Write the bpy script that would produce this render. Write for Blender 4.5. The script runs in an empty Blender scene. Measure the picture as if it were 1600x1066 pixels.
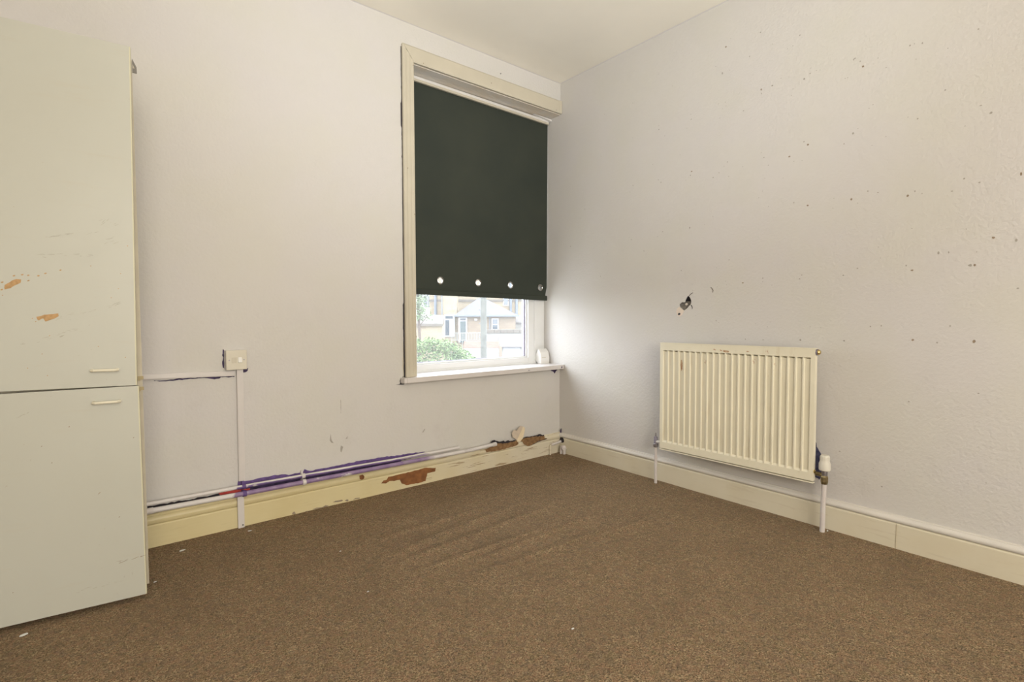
import bpy, bmesh, math, random
from mathutils import Vector, Matrix, noise
C = bpy.context.scene
COL = C.collection
PI = math.pi
# ------------------------------------------------------------------ camera
cd = bpy.data.cameras.new('camera'); cam = bpy.data.objects.new('camera', cd); COL.objects.link(cam)
cd.sensor_width = 36.0; cd.lens = 802.07 * 36 / 1600; cd.clip_start = 0.05; cd.clip_end = 500
_yaw, _pit, _rol = 0.685914, 0.047704, -0.001752
_f = Vector((math.sin(_yaw)*math.cos(_pit), math.cos(_yaw)*math.cos(_pit), -math.sin(_pit)))
_r0 = Vector((math.cos(_yaw), -math.sin(_yaw), 0)); _u0 = _r0.cross(_f)
_r = _r0*math.cos(_rol) + _u0*math.sin(_rol); _u = _u0*math.cos(_rol) - _r0*math.sin(_rol)
cam.matrix_world = Matrix(((_r.x, _u.x, -_f.x, -2.59325), (_r.y, _u.y, -_f.y, -2.62860), (_r.z, _u.z, -_f.z, 0.97353), (0, 0, 0, 1)))
C.camera = cam
# ------------------------------------------------------------------ light and exposure
w = bpy.data.worlds.new('overcast_sky'); C.world = w; w.use_nodes = True
bg = w.node_tree.nodes['Background']; bg.inputs[0].default_value = (0.91, 0.98, 1.07, 1); bg.inputs[1].default_value = 10.9
def area(name, loc, rot, sx, sy, power, col, portal=False):
    l = bpy.data.lights.new(name, 'AREA'); l.shape = 'RECTANGLE'; l.size = sx; l.size_y = sy; l.energy = power; l.color = col
    l.cycles.is_portal = portal
    o = bpy.data.objects.new(name, l); COL.objects.link(o); o.location = loc; o.rotation_euler = rot; return o
# daylight comes in through the window in view (sky portal)
area('sky_portal_window', (-0.62, 0.26, 0.90), (-PI/2, 0, 0), 0.95, 0.46, 1, (1, 1, 1), True)
# warm fill light added for an unbuilt second window, before the closed rear wall
area('rear_fill_light', (-2.4, -4.88, 1.51), (PI/2, 0, 0), 2.4, 1.8, 138, (0.925, 0.875, 0.785))
# the photographer's flash bounced off the ceiling; the low spot is added to brighten it
def flash(name, loc, aim, deg, power):
    l = bpy.data.lights.new(name, 'SPOT'); l.energy = power; l.color = (0.90, 0.935, 0.965); l.spot_size = math.radians(deg); l.spot_blend = 1.0; l.shadow_soft_size = 0.2
    o = bpy.data.objects.new(name, l); COL.objects.link(o); o.location = loc
    o.rotation_euler = (Vector(aim)-Vector(loc)).to_track_quat('-Z', 'Y').to_euler()
flash('bounce_flash_high', (-2.5, -3.0, 1.2), (-1.0, -1.0, 2.6), 85, 103)
flash('ceiling_fill_low', (-2.4, -3.0, 0.4), (-1.2, -1.2, 2.6), 70, 126)
vs = C.view_settings
vs.view_transform = 'Standard'; vs.look = 'None'; vs.gamma = 1.0; vs.use_curve_mapping = False; vs.exposure = 0.0
# ------------------------------------------------------------------ helpers
R = math.radians
def mat(name, col, rough=0.6, metal=0.0, bump=0.0, bscale=80, var=0.0, vscale=6, col2=None, spec=0.3, detail=6):
    m = bpy.data.materials.new(name); m.use_nodes = True; nt = m.node_tree; b = nt.nodes['Principled BSDF']
    b.inputs['Base Color'].default_value = (*col, 1); b.inputs['Roughness'].default_value = rough
    b.inputs['Metallic'].default_value = metal; b.inputs['Specular IOR Level'].default_value = spec
    tc = nt.nodes.new('ShaderNodeTexCoord')
    if var or col2:
        n = nt.nodes.new('ShaderNodeTexNoise'); n.inputs['Scale'].default_value = vscale; n.inputs['Detail'].default_value = detail
        nt.links.new(tc.outputs['Object'], n.inputs['Vector'])
        mr = nt.nodes.new('ShaderNodeMapRange'); mr.inputs[1].default_value = 0.35; mr.inputs[2].default_value = 0.65
        nt.links.new(n.outputs['Fac'], mr.inputs[0])
        mx = nt.nodes.new('ShaderNodeMix'); mx.data_type = 'RGBA'
        c2 = col2 if col2 else tuple(c*(1-var) for c in col)
        mx.inputs[6].default_value = (*col, 1); mx.inputs[7].default_value = (*c2, 1)
        nt.links.new(mr.outputs[0], mx.inputs[0]); nt.links.new(mx.outputs[2], b.inputs['Base Color'])
    if bump:
        n2 = nt.nodes.new('ShaderNodeTexNoise'); n2.inputs['Scale'].default_value = bscale; n2.inputs['Detail'].default_value = 4
        nt.links.new(tc.outputs['Object'], n2.inputs['Vector'])
        bp = nt.nodes.new('ShaderNodeBump'); bp.inputs['Strength'].default_value = bump; bp.inputs['Distance'].default_value = 0.004
        nt.links.new(n2.outputs['Fac'], bp.inputs['Height']); nt.links.new(bp.outputs[0], b.inputs['Normal'])
    return m
class NT:
    """small node-graph helper for the richer materials"""
    def __init__(s, name, rough=0.8, spec=0.3):
        s.m = bpy.data.materials.new(name); s.m.use_nodes = True; s.t = s.m.node_tree; s.b = s.t.nodes['Principled BSDF']
        s.b.inputs['Roughness'].default_value = rough; s.b.inputs['Specular IOR Level'].default_value = spec
        s.tc = s.t.nodes.new('ShaderNodeTexCoord').outputs['Object']
    def put(s, sock, v):
        if isinstance(v, bpy.types.NodeSocket): s.t.links.new(v, sock)
        elif isinstance(v, tuple) and len(v) == 3 and sock.type == 'RGBA': sock.default_value = (*v, 1)
        else: sock.default_value = v
    def noise(s, scale, detail=4, vec=None, rough=0.5):
        n = s.t.nodes.new('ShaderNodeTexNoise'); n.inputs['Scale'].default_value = scale; n.inputs['Detail'].default_value = detail; n.inputs['Roughness'].default_value = rough
        s.t.links.new(vec or s.tc, n.inputs['Vector']); return n.outputs['Fac']
    def voro(s, scale, vec=None, out='Distance'):
        n = s.t.nodes.new('ShaderNodeTexVoronoi'); n.inputs['Scale'].default_value = scale
        s.t.links.new(vec or s.tc, n.inputs['Vector']); return n.outputs[out]
    def scale(s, v):
        n = s.t.nodes.new('ShaderNodeMapping'); n.inputs['Scale'].default_value = v; s.t.links.new(s.tc, n.inputs['Vector']); return n.outputs[0]
    def rng(s, v, a, b, c=0.0, d=1.0):
        n = s.t.nodes.new('ShaderNodeMapRange'); s.put(n.inputs[0], v)
        for i, q in enumerate((a, b, c, d)): n.inputs[i+1].default_value = q
        return n.outputs[0]
    def mul(s, a, b, op='MULTIPLY'):
        n = s.t.nodes.new('ShaderNodeMath'); n.operation = op; s.put(n.inputs[0], a); s.put(n.inputs[1], b); return n.outputs[0]
    def mix(s, f, a, b):
        n = s.t.nodes.new('ShaderNodeMix'); n.data_type = 'RGBA'; s.put(n.inputs[0], f); s.put(n.inputs[6], a); s.put(n.inputs[7], b); return n.outputs[2]
    def xyz(s):
        n = s.t.nodes.new('ShaderNodeSeparateXYZ'); s.t.links.new(s.tc, n.inputs[0]); return n.outputs
    def done(s, col, h=None, strength=0.3, dist=0.004):
        s.put(s.b.inputs['Base Color'], col)
        if h is not None:
            bp = s.t.nodes.new('ShaderNodeBump'); bp.inputs['Strength'].default_value = strength; bp.inputs['Distance'].default_value = dist
            s.t.links.new(h, bp.inputs['Height']); s.t.links.new(bp.outputs[0], s.b.inputs['Normal'])
        return s.m

def box(bm, x0, x1, y0, y1, z0, z1, bev=0.0, seg=2, M=None):
    vs_ = [bm.verts.new(p) for p in ((x0,y0,z0),(x1,y0,z0),(x1,y1,z0),(x0,y1,z0),(x0,y0,z1),(x1,y0,z1),(x1,y1,z1),(x0,y1,z1))]
    fs = [bm.faces.new([vs_[i] for i in q]) for q in ((3,2,1,0),(4,5,6,7),(0,1,5,4),(1,2,6,5),(2,3,7,6),(3,0,4,7))]
    if bev:
        es = list({e for f in fs for e in f.edges})
        r = bmesh.ops.bevel(bm, geom=es, offset=bev, segments=seg, affect='EDGES', profile=0.7)
        vs_ = list({v for f in r['faces'] for v in f.verts} | {v for v in vs_ if v.is_valid})
    if M is not None: bmesh.ops.transform(bm, matrix=M, verts=vs_)
    return vs_
def frames(pts):
    out = []
    for i, p in enumerate(pts):
        a = pts[max(i-1, 0)]; b = pts[min(i+1, len(pts)-1)]; t = (b-a).normalized()
        up = Vector((0,0,1)) if abs(t.z) < 0.9 else Vector((0,1,0))
        s = t.cross(up).normalized(); out.append((s, s.cross(t).normalized()))
    return out
def tube(bm, pts, rad, n=12, cap=True):
    pts = [Vector(p) for p in pts]; rad = rad if isinstance(rad, (list, tuple)) else [rad]*len(pts)
    rings = []
    for p, (s, u), r in zip(pts, frames(pts), rad):
        rings.append([bm.verts.new(p + (s*math.cos(2*PI*k/n) + u*math.sin(2*PI*k/n))*r) for k in range(n)])
    for a, b in zip(rings, rings[1:]):
        for k in range(n): bm.faces.new((a[k], a[(k+1) % n], b[(k+1) % n], b[k]))
    if cap: bm.faces.new(rings[0][::-1]); bm.faces.new(rings[-1])
    return rings
def prism(bm, poly, f):
    """extrude the 2-D outline poly; f(u, v, k) gives the 3-D point of the near (k=0) and far (k=1) outline"""
    a = [bm.verts.new(f(u, v, 0)) for u, v in poly]; b = [bm.verts.new(f(u, v, 1)) for u, v in poly]
    n = len(poly)
    bm.faces.new(a); bm.faces.new(b[::-1])
    for i in range(n): bm.faces.new((a[i], b[i], b[(i+1) % n], a[(i+1) % n]))
def obj(name, bm, m, parent=None, smooth=False, kind=None, label=None, loc=None):
    bmesh.ops.recalc_face_normals(bm, faces=bm.faces[:])
    me = bpy.data.meshes.new(name); bm.to_mesh(me); bm.free()
    for k in (m if isinstance(m, (list, tuple)) else [m]): me.materials.append(k)
    if smooth:
        me.polygons.foreach_set('use_smooth', [True]*len(me.polygons))
        me.set_sharp_from_angle(angle=R(35))
    o = bpy.data.objects.new(name, me); COL.objects.link(o)
    if parent: o.parent = parent
    if kind: o['kind'] = kind
    if label: o['label'] = label
    if loc: o.location = loc
    return o
def tag(o, label, cat, group=None):
    o['label'] = label; o['category'] = cat
    if group: o['group'] = group
    return o
def thing(name, label, cat, loc=(0,0,0), rot=(0,0,0), group=None):
    o = bpy.data.objects.new(name, None); COL.objects.link(o); o.location = loc; o.rotation_euler = rot; o.empty_display_size = 0.05
    return tag(o, label, cat, group)
def B(): return bmesh.new()
def jag(poly, amp, step, seed):
    """roughen an outline: subdivide its edges and jitter the new points"""
    rnd = random.Random(seed); out = []
    for i, (a, b) in enumerate(poly):
        c, d = poly[(i+1) % len(poly)]; L = math.hypot(c-a, d-b); n = max(1, int(L/step)); out.append((a, b))
        for k in range(1, n):
            t = k/n; out.append((a+(c-a)*t+rnd.uniform(-amp, amp), b+(d-b)*t+rnd.uniform(-amp, amp)))
    return out
def flat(bm, poly, f):
    """a thin flake: triangulated outline laid on a surface"""
    vs_ = [bm.verts.new(f(u, v)) for u, v in poly]
    es = [bm.edges.new((vs_[i], vs_[(i+1) % len(vs_)])) for i in range(len(vs_))]
    r = bmesh.ops.triangle_fill(bm, use_beauty=True, use_dissolve=False, edges=es)
    return r
def blob(cx, cz, a, b, rot, seed, n=12):
    rnd = random.Random(seed); o = []
    for k in range(n):
        t = 2*PI*k/n; rr = rnd.uniform(0.72, 1.1); x, y = a*rr*math.cos(t), b*rr*math.sin(t); o.append((cx+x*math.cos(rot)-y*math.sin(rot), cz+x*math.sin(rot)+y*math.cos(rot)))
    return o
def onleft(y): return lambda u, v: (u, -y, v)
def onright(x): return lambda u, v: (-x, u, v)
SPOTS=[(-1.218,2.37,3),(-1.244,2.401,1),(-1.396,2.369,2),(-1.58,2.279,2),(-1.55,2.243,1),(-1.526,2.239,1),(-1.455,2.289,1),(-1.344,2.273,2),(-1.164,2.289,1),(-1.201,2.242,3),(-1.24,2.244,1),(-1.499,2.112,1),(-1.459,2.091,3),(-1.406,2.09,3),(-1.407,2.07,2),(-1.631,2.111,1),(-1.655,2.091,1),(-1.67,2.088,1),(-1.628,2.088,2),(-1.604,2.072,3),(-1.555,2.043,1),(-1.548,2.015,1),(-1.808,2.087,2),(-1.803,2.084,2),(-1.828,2.067,2),(-1.839,2.041,3),(-1.893,2.056,1),(-1.923,2.006,1),(-1.772,2.015,1),(-1.782,2.015,1),(-2.002,2.064,2),(-2.042,2.057,2),(-2.016,2.065,1),(-2.023,2.002,1),(-2.122,2.006,1),(-2.209,2.041,2),(-2.119,1.849,2),(-2.225,1.757,2),(-2.254,1.721,3),(-1.181,2.092,1),(-1.221,2.088,1),(-1.224,2.067,1),(-1.205,2.059,1),(-1.318,2.014,2),(-1.192,2.015,1),(-1.88,1.868,1),(-1.866,1.857,1),(-1.827,1.783,1),(-1.809,1.768,3),(-1.775,1.732,2),(-1.609,1.784,2),(-1.627,1.766,3),(-2.003,1.78,1),(-2.035,1.764,2),(-2.182,1.694,1),(-1.412,1.782,1),(-1.426,1.755,2),(-1.546,1.731,3),(-1.603,1.7,1),(-1.567,1.704,1),(-1.448,1.713,1),(-1.237,1.777,2),(-1.219,1.76,1),(-1.32,1.734,1),(-1.193,1.731,1),(-1.158,1.712,1),(-1.246,1.701,1),(-1.519,1.636,1),(-1.433,1.653,1),(-1.422,1.592,1),(-1.405,1.563,1),(-1.453,1.512,1),(-1.571,1.51,2),(-1.632,1.487,3),(-1.741,1.5,1),(-1.81,1.484,3),(-1.834,1.463,1),(-1.738,1.457,1),(-1.881,1.698,1),(-1.93,1.722,1),(-1.871,1.508,2),(-1.908,1.495,2),(-2.011,1.463,3),(-2.035,1.477,2),(-2.058,1.463,1),(-2.151,1.455,2),(-2.185,1.496,2),(-2.23,1.473,2),(-2.341,1.481,3),(-0.976,1.231,1),(-1.044,1.152,1),(-1.05,1.118,1),(-1.239,1.157,1),(-1.245,1.139,1),(-1.332,1.144,3),(-1.433,1.162,2),(-1.433,1.144,1),(-1.478,1.125,1),(-1.614,1.166,2),(-1.605,1.149,2),(-1.787,1.154,2),(-1.193,1.13,1),(-1.19,0.949,2),(-1.204,0.94,1),(-1.402,0.935,1),(-1.473,0.944,1),(-1.461,0.92,1),(-1.656,0.923,1),(-1.702,0.92,1),(-1.253,0.854,1),(-1.351,0.855,2),(-1.441,0.855,2),(-1.615,0.86,3),(-1.797,0.863,2),(-1.069,0.977,1),(-0.405,2.27,1),(-0.814,2.082,1),(-0.815,2.06,2),(-0.856,2.014,1),(-1.021,2.085,1),(-1.024,2.058,2),(-0.997,2.017,1),(-0.627,2.271,1),(-0.629,2.063,1),(-0.377,2.009,1),(-0.957,1.881,1),(-0.775,1.869,1),(-1.031,1.773,3),(-1.024,1.753,2),(-0.996,1.732,1),(-0.816,1.771,2),(-0.834,1.753,2),(-0.634,1.774,2),(-0.613,1.738,1),(-0.237,1.694,2),(-0.268,1.505,1),(-0.105,1.46,2),(-0.411,1.457,1),(-0.435,1.377,1),(-0.625,1.446,2),(-0.608,1.461,1),(-0.719,1.367,2),(-0.849,1.466,2),(-0.814,1.442,1),(-1.024,1.465,3),(-1.114,1.472,1),(-1.161,1.507,1),(-0.608,1.232,1),(-0.378,1.237,2),(-1.256,1.268,2),(-1.188,1.231,1),(-0.974,1.233,1),(-1.159,1.713,2),(-1.191,1.732,1),(-1.246,1.701,1),(-1.023,2.37,1),(-1.163,2.29,1),(-0.902,2.28,1),(-0.81,2.379,1),(-2.213,1.165,5),(-2.226,1.165,4),(-2.275,1.262,3),(-2.336,1.245,3),(-2.117,1.221,3),(-2.148,1.22,2),(-2.014,1.179,2),(-2.034,1.159,3),(-1.841,1.181,2),(-1.924,1.218,1),(-1.916,1.265,1),(-2.029,1.328,1),(-2.197,1.304,1),(-2.045,0.875,3),(-2.123,0.867,2),(-2.233,0.876,5),(-2.161,0.934,2),(-1.896,0.928,2),(-1.935,0.931,2),(-1.798,0.863,2),(-1.787,1.153,1),(-2.346,1.072,2),(-2.23,1.214,1),(-2.039,0.621,2),(-2.252,0.679,2),(-1.793,0.363,2),(-1.956,0.244,2),(-2.032,0.332,1),(-2.284,0.343,1),(-1.923,0.315,1)]
HOLE=[(-1.0213,1.0878),(-1.0305,1.0794),(-1.0372,1.0686),(-1.0405,1.0568),(-1.0377,1.0405),(-1.0236,1.0267),(-1.0093,1.0139),(-0.9962,1.0046),(-0.984,1.0131),(-0.9663,1.03),(-0.9648,1.0396),(-0.9807,1.0535),(-0.9994,1.0531),(-1.0058,1.0695),(-1.0135,1.0834)]
HLUMP=[(-1.0062,1.0411)]
HSPLIT=[(-1.0033,1.0577),(-1.0399,1.0615)]
TAIL=[(-1.0365,1.037),(-1.043,1.0357),(-1.0488,1.0263),(-1.0497,1.0169),(-1.0454,1.0111),(-1.0452,1.024)]
CRACK=[(-1.0252,1.0877),(-1.0367,1.099),(-1.0496,1.1051),(-1.0509,1.1037),(-1.0394,1.0966),(-1.0281,1.0865)]
PINK=[(-0.9663,1.0276),(-0.984,1.0131),(-0.9962,1.0046),(-0.9937,0.9963),(-0.9832,0.9797),(-0.9672,0.9726),(-0.9535,0.9798),(-0.9464,0.9991),(-0.9502,1.0159)]
PDOT=[(-0.9562,0.9846),(-0.9642,0.993),(-0.9737,0.9905),(-0.9724,0.9822),(-0.963,0.9786)]
CURVE=[(-1.1539,1.13),(-1.1593,1.1297),(-1.1691,1.1191),(-1.1722,1.1111),(-1.1695,1.1),(-1.1658,1.1008),(-1.1669,1.1114),(-1.1619,1.1195)]
BLUE=[(-1.6877,0.3993),(-1.6969,0.3818),(-1.7039,0.3592),(-1.7139,0.3421),(-1.7146,0.3135),(-1.731,0.3075),(-1.7362,0.2706),(-1.7243,0.2343),(-1.7119,0.2121),(-1.6919,0.2265),(-1.683,0.3212)]
PURP=[(-2.0919,0.1995),(-2.0892,0.2124),(-2.0842,0.2222),(-2.0726,0.2063),(-2.0532,0.205),(-1.9989,0.2075),(-1.943,0.2073),(-1.8983,0.2052),(-1.8647,0.1948),(-1.8363,0.1981),(-1.7958,0.1993),(-1.7897,0.2103),(-1.7753,0.2014),(-1.7606,0.1955),(-1.7064,0.1975),(-1.6508,0.1976),(-1.5873,0.1971),(-1.5085,0.2007),(-1.4268,0.1972),(-1.3563,0.196),(-1.2724,0.1902),(-1.19,0.1875),(-1.11,0.1835),(-1.10,0.180),(-1.19,0.1775),(-1.2614,0.1740),(-1.2543,0.149),(-1.5358,0.1551),(-1.7255,0.1546),(-1.8992,0.154),(-2.0493,0.1634),(-2.0926,0.1701)]
DARKG=[(-2.435,0.1763),(-2.3,0.1696),(-2.1674,0.1706),(-2.1632,0.1564),(-2.2745,0.1611),(-2.4357,0.1544)]
RED=[(-2.1719,0.1742),(-2.1068,0.1732),(-2.0395,0.1667),(-2.0449,0.146),(-2.1586,0.1554)]
PURP2=[(-2.0925,0.1728),(-2.0394,0.1721),(-1.899,0.1703),(-1.8311,0.1699),(-1.6135,0.1669),(-1.509,0.1662),(-1.2838,0.175),(-1.16,0.172),(-1.07,0.166),(-1.16,0.161),(-1.284,0.1545),(-1.5094,0.1435),(-1.8994,0.1422),(-2.0932,0.146)]
WOOD=[(-1.39,0.0586),(-1.3756,0.0723),(-1.3578,0.072),(-1.3469,0.0866),(-1.296,0.0866),(-1.2664,0.0875),(-1.1984,0.088),(-1.1204,0.0941),(-1.0441,0.0795),(-1.0484,0.0588),(-1.1009,0.0583),(-1.1134,0.0146),(-1.1529,0.0122),(-1.2374,0.0161),(-1.2671,0.0327),(-1.278,0.0556),(-1.3111,0.0556),(-1.34,0.0616),(-1.3617,0.0526)]
KNOT=[(-1.5136,0.1267),(-1.4955,0.129),(-1.4856,0.1179),(-1.4871,0.1051),(-1.4993,0.1011),(-1.5112,0.1068)]
CHIPS=[[(-1.6591,0.0158),(-1.6434,0.0203),(-1.6086,0.0186),(-1.6043,0.0112),(-1.631,0.0111)],[(-1.596,0.0093),(-1.583,0.0146),(-1.5734,0.0085),(-1.58,0.0024)],[(-1.5526,0.0037),(-1.5374,0.0106),(-1.5129,0.0076),(-1.5143,0.0027),(-1.5342,0.0047)],[(-1.7627,0.0031),(-1.7417,0.0079),(-1.7116,0.0032),(-1.6963,0.0095),(-1.6798,0.0043),(-1.6934,-0.0012),(-1.7238,-0.0001)],[(-1.8021,-0.0007),(-1.7921,0.003),(-1.7763,0.0003),(-1.7805,-0.0035)],[(-1.861,0.0031),(-1.8551,0.0136),(-1.8466,0.0134),(-1.8424,-0.0004)]]
DHOLE=[(-0.6373,0.1661),(-0.6259,0.178),(-0.6078,0.1793),(-0.5844,0.1686),(-0.5581,0.1602),(-0.5316,0.1633),(-0.5209,0.1531),(-0.4939,0.1595),(-0.4831,0.1527),(-0.4337,0.1502),(-0.4271,0.1453),(-0.4613,0.1422),(-0.5263,0.144),(-0.5793,0.1504)]
WOODA=[(-0.6822,0.1292),(-0.6054,0.1473),(-0.5793,0.1556),(-0.5156,0.1518),(-0.4282,0.1487),(-0.4031,0.1447),(-0.4059,0.1192),(-0.4338,0.1107),(-0.4941,0.1077),(-0.5689,0.1031),(-0.6722,0.1081)]
WOODB=[(-0.4003,0.145),(-0.3493,0.1524),(-0.2916,0.1502),(-0.2027,0.1435),(-0.1693,0.1407),(-0.1663,0.1222),(-0.1417,0.1161),(-0.2326,0.11),(-0.2916,0.0927),(-0.3206,0.0908),(-0.3551,0.1073),(-0.3721,0.1319),(-0.3947,0.1354)]
DLINE=[(-0.3721,0.1537),(-0.3493,0.1567),(-0.2916,0.1555),(-0.2326,0.1547),(-0.2087,0.1592),(-0.1876,0.148),(-0.1724,0.1479),(-0.1675,0.1314),(-0.2027,0.1421),(-0.2916,0.148),(-0.3493,0.148)]
FLAPL=[(-0.4678,0.209),(-0.4513,0.2259),(-0.4292,0.2142),(-0.4013,0.2427),(-0.3759,0.2371),(-0.4182,0.1433),(-0.4238,0.1507),(-0.4404,0.1641),(-0.4596,0.1734)]
FLAPR=[(-0.3759,0.2371),(-0.3618,0.2242),(-0.3675,0.1901),(-0.3732,0.1604),(-0.3958,0.1333),(-0.4182,0.1368),(-0.421,0.1438)]
TRKDARK=[(-2.3969,0.7071),(-2.3552,0.7038),(-2.3161,0.7077),(-2.2803,0.7073),(-2.2397,0.7065),(-2.1897,0.7061),(-2.1469,0.7058),(-2.0921,0.7036),(-2.0922,0.6977),(-2.1471,0.7009),(-2.1537,0.695),(-2.173,0.6931),(-2.1899,0.6978),(-2.215,0.7032),(-2.2562,0.7016),(-2.2965,0.7),(-2.3203,0.7),(-2.3553,0.6991),(-2.397,0.7039)]
FLAKES=[(-2.331,-0.139,0.004),(-2.067,-0.1,0.004),(-2.784,-0.501,0.004),(-2.443,-0.374,0.004),(-0.046,-1.768,0.004),(-1.465,-1.546,0.004),(-1.825,-0.564,0.004),(-1.867,-0.935,0.004)]
RIP=[[(-1.565,-0.555),(-1.148,-0.558)],[(-1.552,-0.708),(-0.957,-0.626)],[(-1.56,-0.802),(-0.932,-0.757)],[(-1.536,-0.921),(-1.019,-0.934)],[(-1.305,-0.989),(-0.842,-0.966)],[(-1.379,-1.091),(-0.849,-1.12)],[(-0.89,-1.156),(-0.62,-1.169)]]

# ------------------------------------------------------------------ materials
def wall_mat(name, base):
    n = NT(name, 0.75, 0.25)
    big = n.rng(n.noise(1.1, 3), 0.38, 0.62); mid = n.rng(n.noise(3.2, 4), 0.42, 0.66)
    c = n.mix(n.mul(big, 0.55), base, (base[0]*0.97, base[1]*0.965, base[2]*1.02))
    c = n.mix(n.mul(mid, 0.5), c, (base[0]*0.975, base[1]*0.985, base[2]*0.93))
    z = n.xyz()[2]
    scuff = n.mul(n.rng(n.noise(5.5, 8, rough=0.7), 0.56, 0.74), n.rng(z, 1.3, 0.1, 0.15, 0.75))
    c = n.mix(n.mul(scuff, 0.45), c, (base[0]*0.80, base[1]*0.76, base[2]*0.76))
    rough_patch = n.rng(n.noise(1.4, 2), 0.35, 0.65, 0.35, 1.0)
    h = n.mul(n.mul(n.noise(75, 3), 1.0), rough_patch)
    h2 = n.mul(n.noise(18, 3), 0.5)
    return n.done(c, n.mul(h, h2, 'ADD'), 0.42, 0.006)
WALLC = (0.60, 0.578, 0.548)
M = {}
M['wall'] = wall_mat('painted_plaster', WALLC)
M['ceiling'] = mat('ceiling_paint', (0.88, 0.84, 0.745), 0.85, bump=0.05, bscale=30, var=0.05, vscale=2)
M['ceil_edge'] = mat('wall_paint_on_ceiling', (0.76, 0.73, 0.71), 0.8)
M['white'] = mat('white_gloss', (0.689, 0.672, 0.647), 0.35, var=0.05, vscale=8, spec=0.4)
M['upvc'] = mat('window_plastic', (0.756, 0.765, 0.765), 0.3, spec=0.45)
M['sillpaint'] = mat('sill_paint', (0.638, 0.602, 0.581), 0.35, var=0.06, vscale=9, spec=0.4)
M['cream'] = mat('cream_gloss', (0.556, 0.510, 0.408), 0.35, var=0.06, vscale=7, spec=0.4, bump=0.05, bscale=60)
M['soffit'] = mat('soffit_paint', (0.66, 0.63, 0.58), 0.7, var=0.12, vscale=9, col2=(0.66, 0.58, 0.47))
M['dark'] = mat('crack_and_gap_shade', (0.035, 0.03, 0.035), 0.9)  # near-black for cracks; also puts the shade of holes and gaps into colour
M['purple'] = mat('purple_paint', (0.15, 0.09, 0.27), 0.6, var=0.4, vscale=40)
M['purple_d'] = mat('dark_purple_paint', (0.055, 0.035, 0.10), 0.6, var=0.5, vscale=30)
M['red'] = mat('red_paint', (0.55, 0.07, 0.06), 0.6, var=0.3, vscale=30)
M['blue'] = mat('old_blue_paint', (0.035, 0.035, 0.085), 0.7, col2=(0.10, 0.10, 0.17), vscale=60)
M['rust'] = mat('rust', (0.36, 0.17, 0.085), 0.85, col2=(0.56, 0.42, 0.27), vscale=130)
M['wood'] = mat('bare_wood', (0.27, 0.115, 0.04), 0.7, col2=(0.16, 0.065, 0.025), vscale=25, bump=0.3, bscale=90)
M['rotwood'] = mat('broken_wood', (0.30, 0.18, 0.085), 0.8, col2=(0.17, 0.09, 0.04), vscale=45, bump=0.5, bscale=120)
M['plaster'] = mat('grey_plaster', (0.234, 0.211, 0.180), 0.95, var=0.35, vscale=60, bump=0.6, bscale=150)
M['pinkpl'] = mat('pink_filler', (0.74, 0.64, 0.55), 0.9, var=0.08, vscale=40)
M['stain'] = mat('brown_stain', (0.33, 0.26, 0.19), 0.9, var=0.3, vscale=30)
M['spot'] = mat('filler_spot', (0.402, 0.376, 0.335), 0.9, var=0.2, vscale=20)
M['peel'] = mat('peeling_paper', (0.66, 0.56, 0.45), 0.9, var=0.1, vscale=40)
M['peel2'] = mat('peeling_paper_fold', (0.76, 0.64, 0.45), 0.9, var=0.1, vscale=40)
M['brass'] = mat('brass', (0.60, 0.46, 0.20), 0.3, 1.0)
M['oldbrass'] = mat('tarnished_brass', (0.30, 0.24, 0.13), 0.45, 0.9, var=0.4, vscale=70)
M['trv'] = mat('aged_white_plastic', (0.66, 0.63, 0.55), 0.4)
M['joint'] = mat('yellowed_joint', (0.47, 0.41, 0.29), 0.7)
M['stay'] = mat('grey_bracket', (0.21, 0.195, 0.17), 0.6, 0.2)
M['steel'] = mat('dull_metal', (0.36, 0.34, 0.36), 0.4, 0.9, var=0.3, vscale=60)
M['valvecap'] = mat('grey_valve_cap', (0.26, 0.24, 0.30), 0.5, var=0.3, vscale=90)
M['chrome'] = mat('nickel_ring', (0.434, 0.422, 0.396), 0.25, 1.0)
M['lamin_edge'] = mat('edge_strip', (0.590, 0.566, 0.410), 0.4)
M['carcass'] = mat('carcass_edge', (0.58, 0.52, 0.40), 0.6, var=0.12, vscale=12)
M['carcass_d'] = mat('brown_catch', (0.42, 0.34, 0.19), 0.6)
M['chip'] = mat('chipboard', (0.52, 0.33, 0.16), 0.9, col2=(0.40, 0.25, 0.12), vscale=90)
M['handle'] = mat('cream_handle', (0.704, 0.660, 0.528), 0.3, spec=0.45)
M['switch'] = mat('switch_plastic', (0.631, 0.590, 0.492), 0.35, var=0.04, vscale=20)
M['rocker'] = mat('rocker_white', (0.740, 0.731, 0.705), 0.3)
def m_skirt(name, base, crack):
    n = NT(name, 0.42, 0.35)
    sv = n.scale((2.2, 2.2, 26)); cr = n.rng(n.noise(2.2, 8, sv, 0.65), 0.575, 0.63)
    dirt = n.rng(n.noise(5, 6), 0.45, 0.75)
    src = n.mix(n.rng(n.mul(n.xyz()[0], n.noise(3, 4), 'ADD'), -1.0, 0.0), base, (0.66, 0.60, 0.47)) if crack else base
    c = n.mix(n.mul(dirt, 0.35), src, (base[0]*0.84, base[1]*0.78, base[2]*0.64))
    if crack:
        x = n.xyz()[0]; cr = n.mul(cr, n.rng(x, -1.5, -0.7, 0.08, 1.0))
    else: cr = n.mul(cr, 0.12)
    c = n.mix(cr, c, (0.33, 0.24, 0.14))
    return n.done(c, n.mul(n.noise(1.6, 5, sv), 1.0), 0.25 if crack else 0.1, 0.004)
M['skirtL'] = m_skirt('yellowed_skirting_paint', (0.640, 0.557, 0.330), True)
M['skirtR'] = m_skirt('cream_skirting_paint', (0.651, 0.600, 0.471), False)
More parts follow.
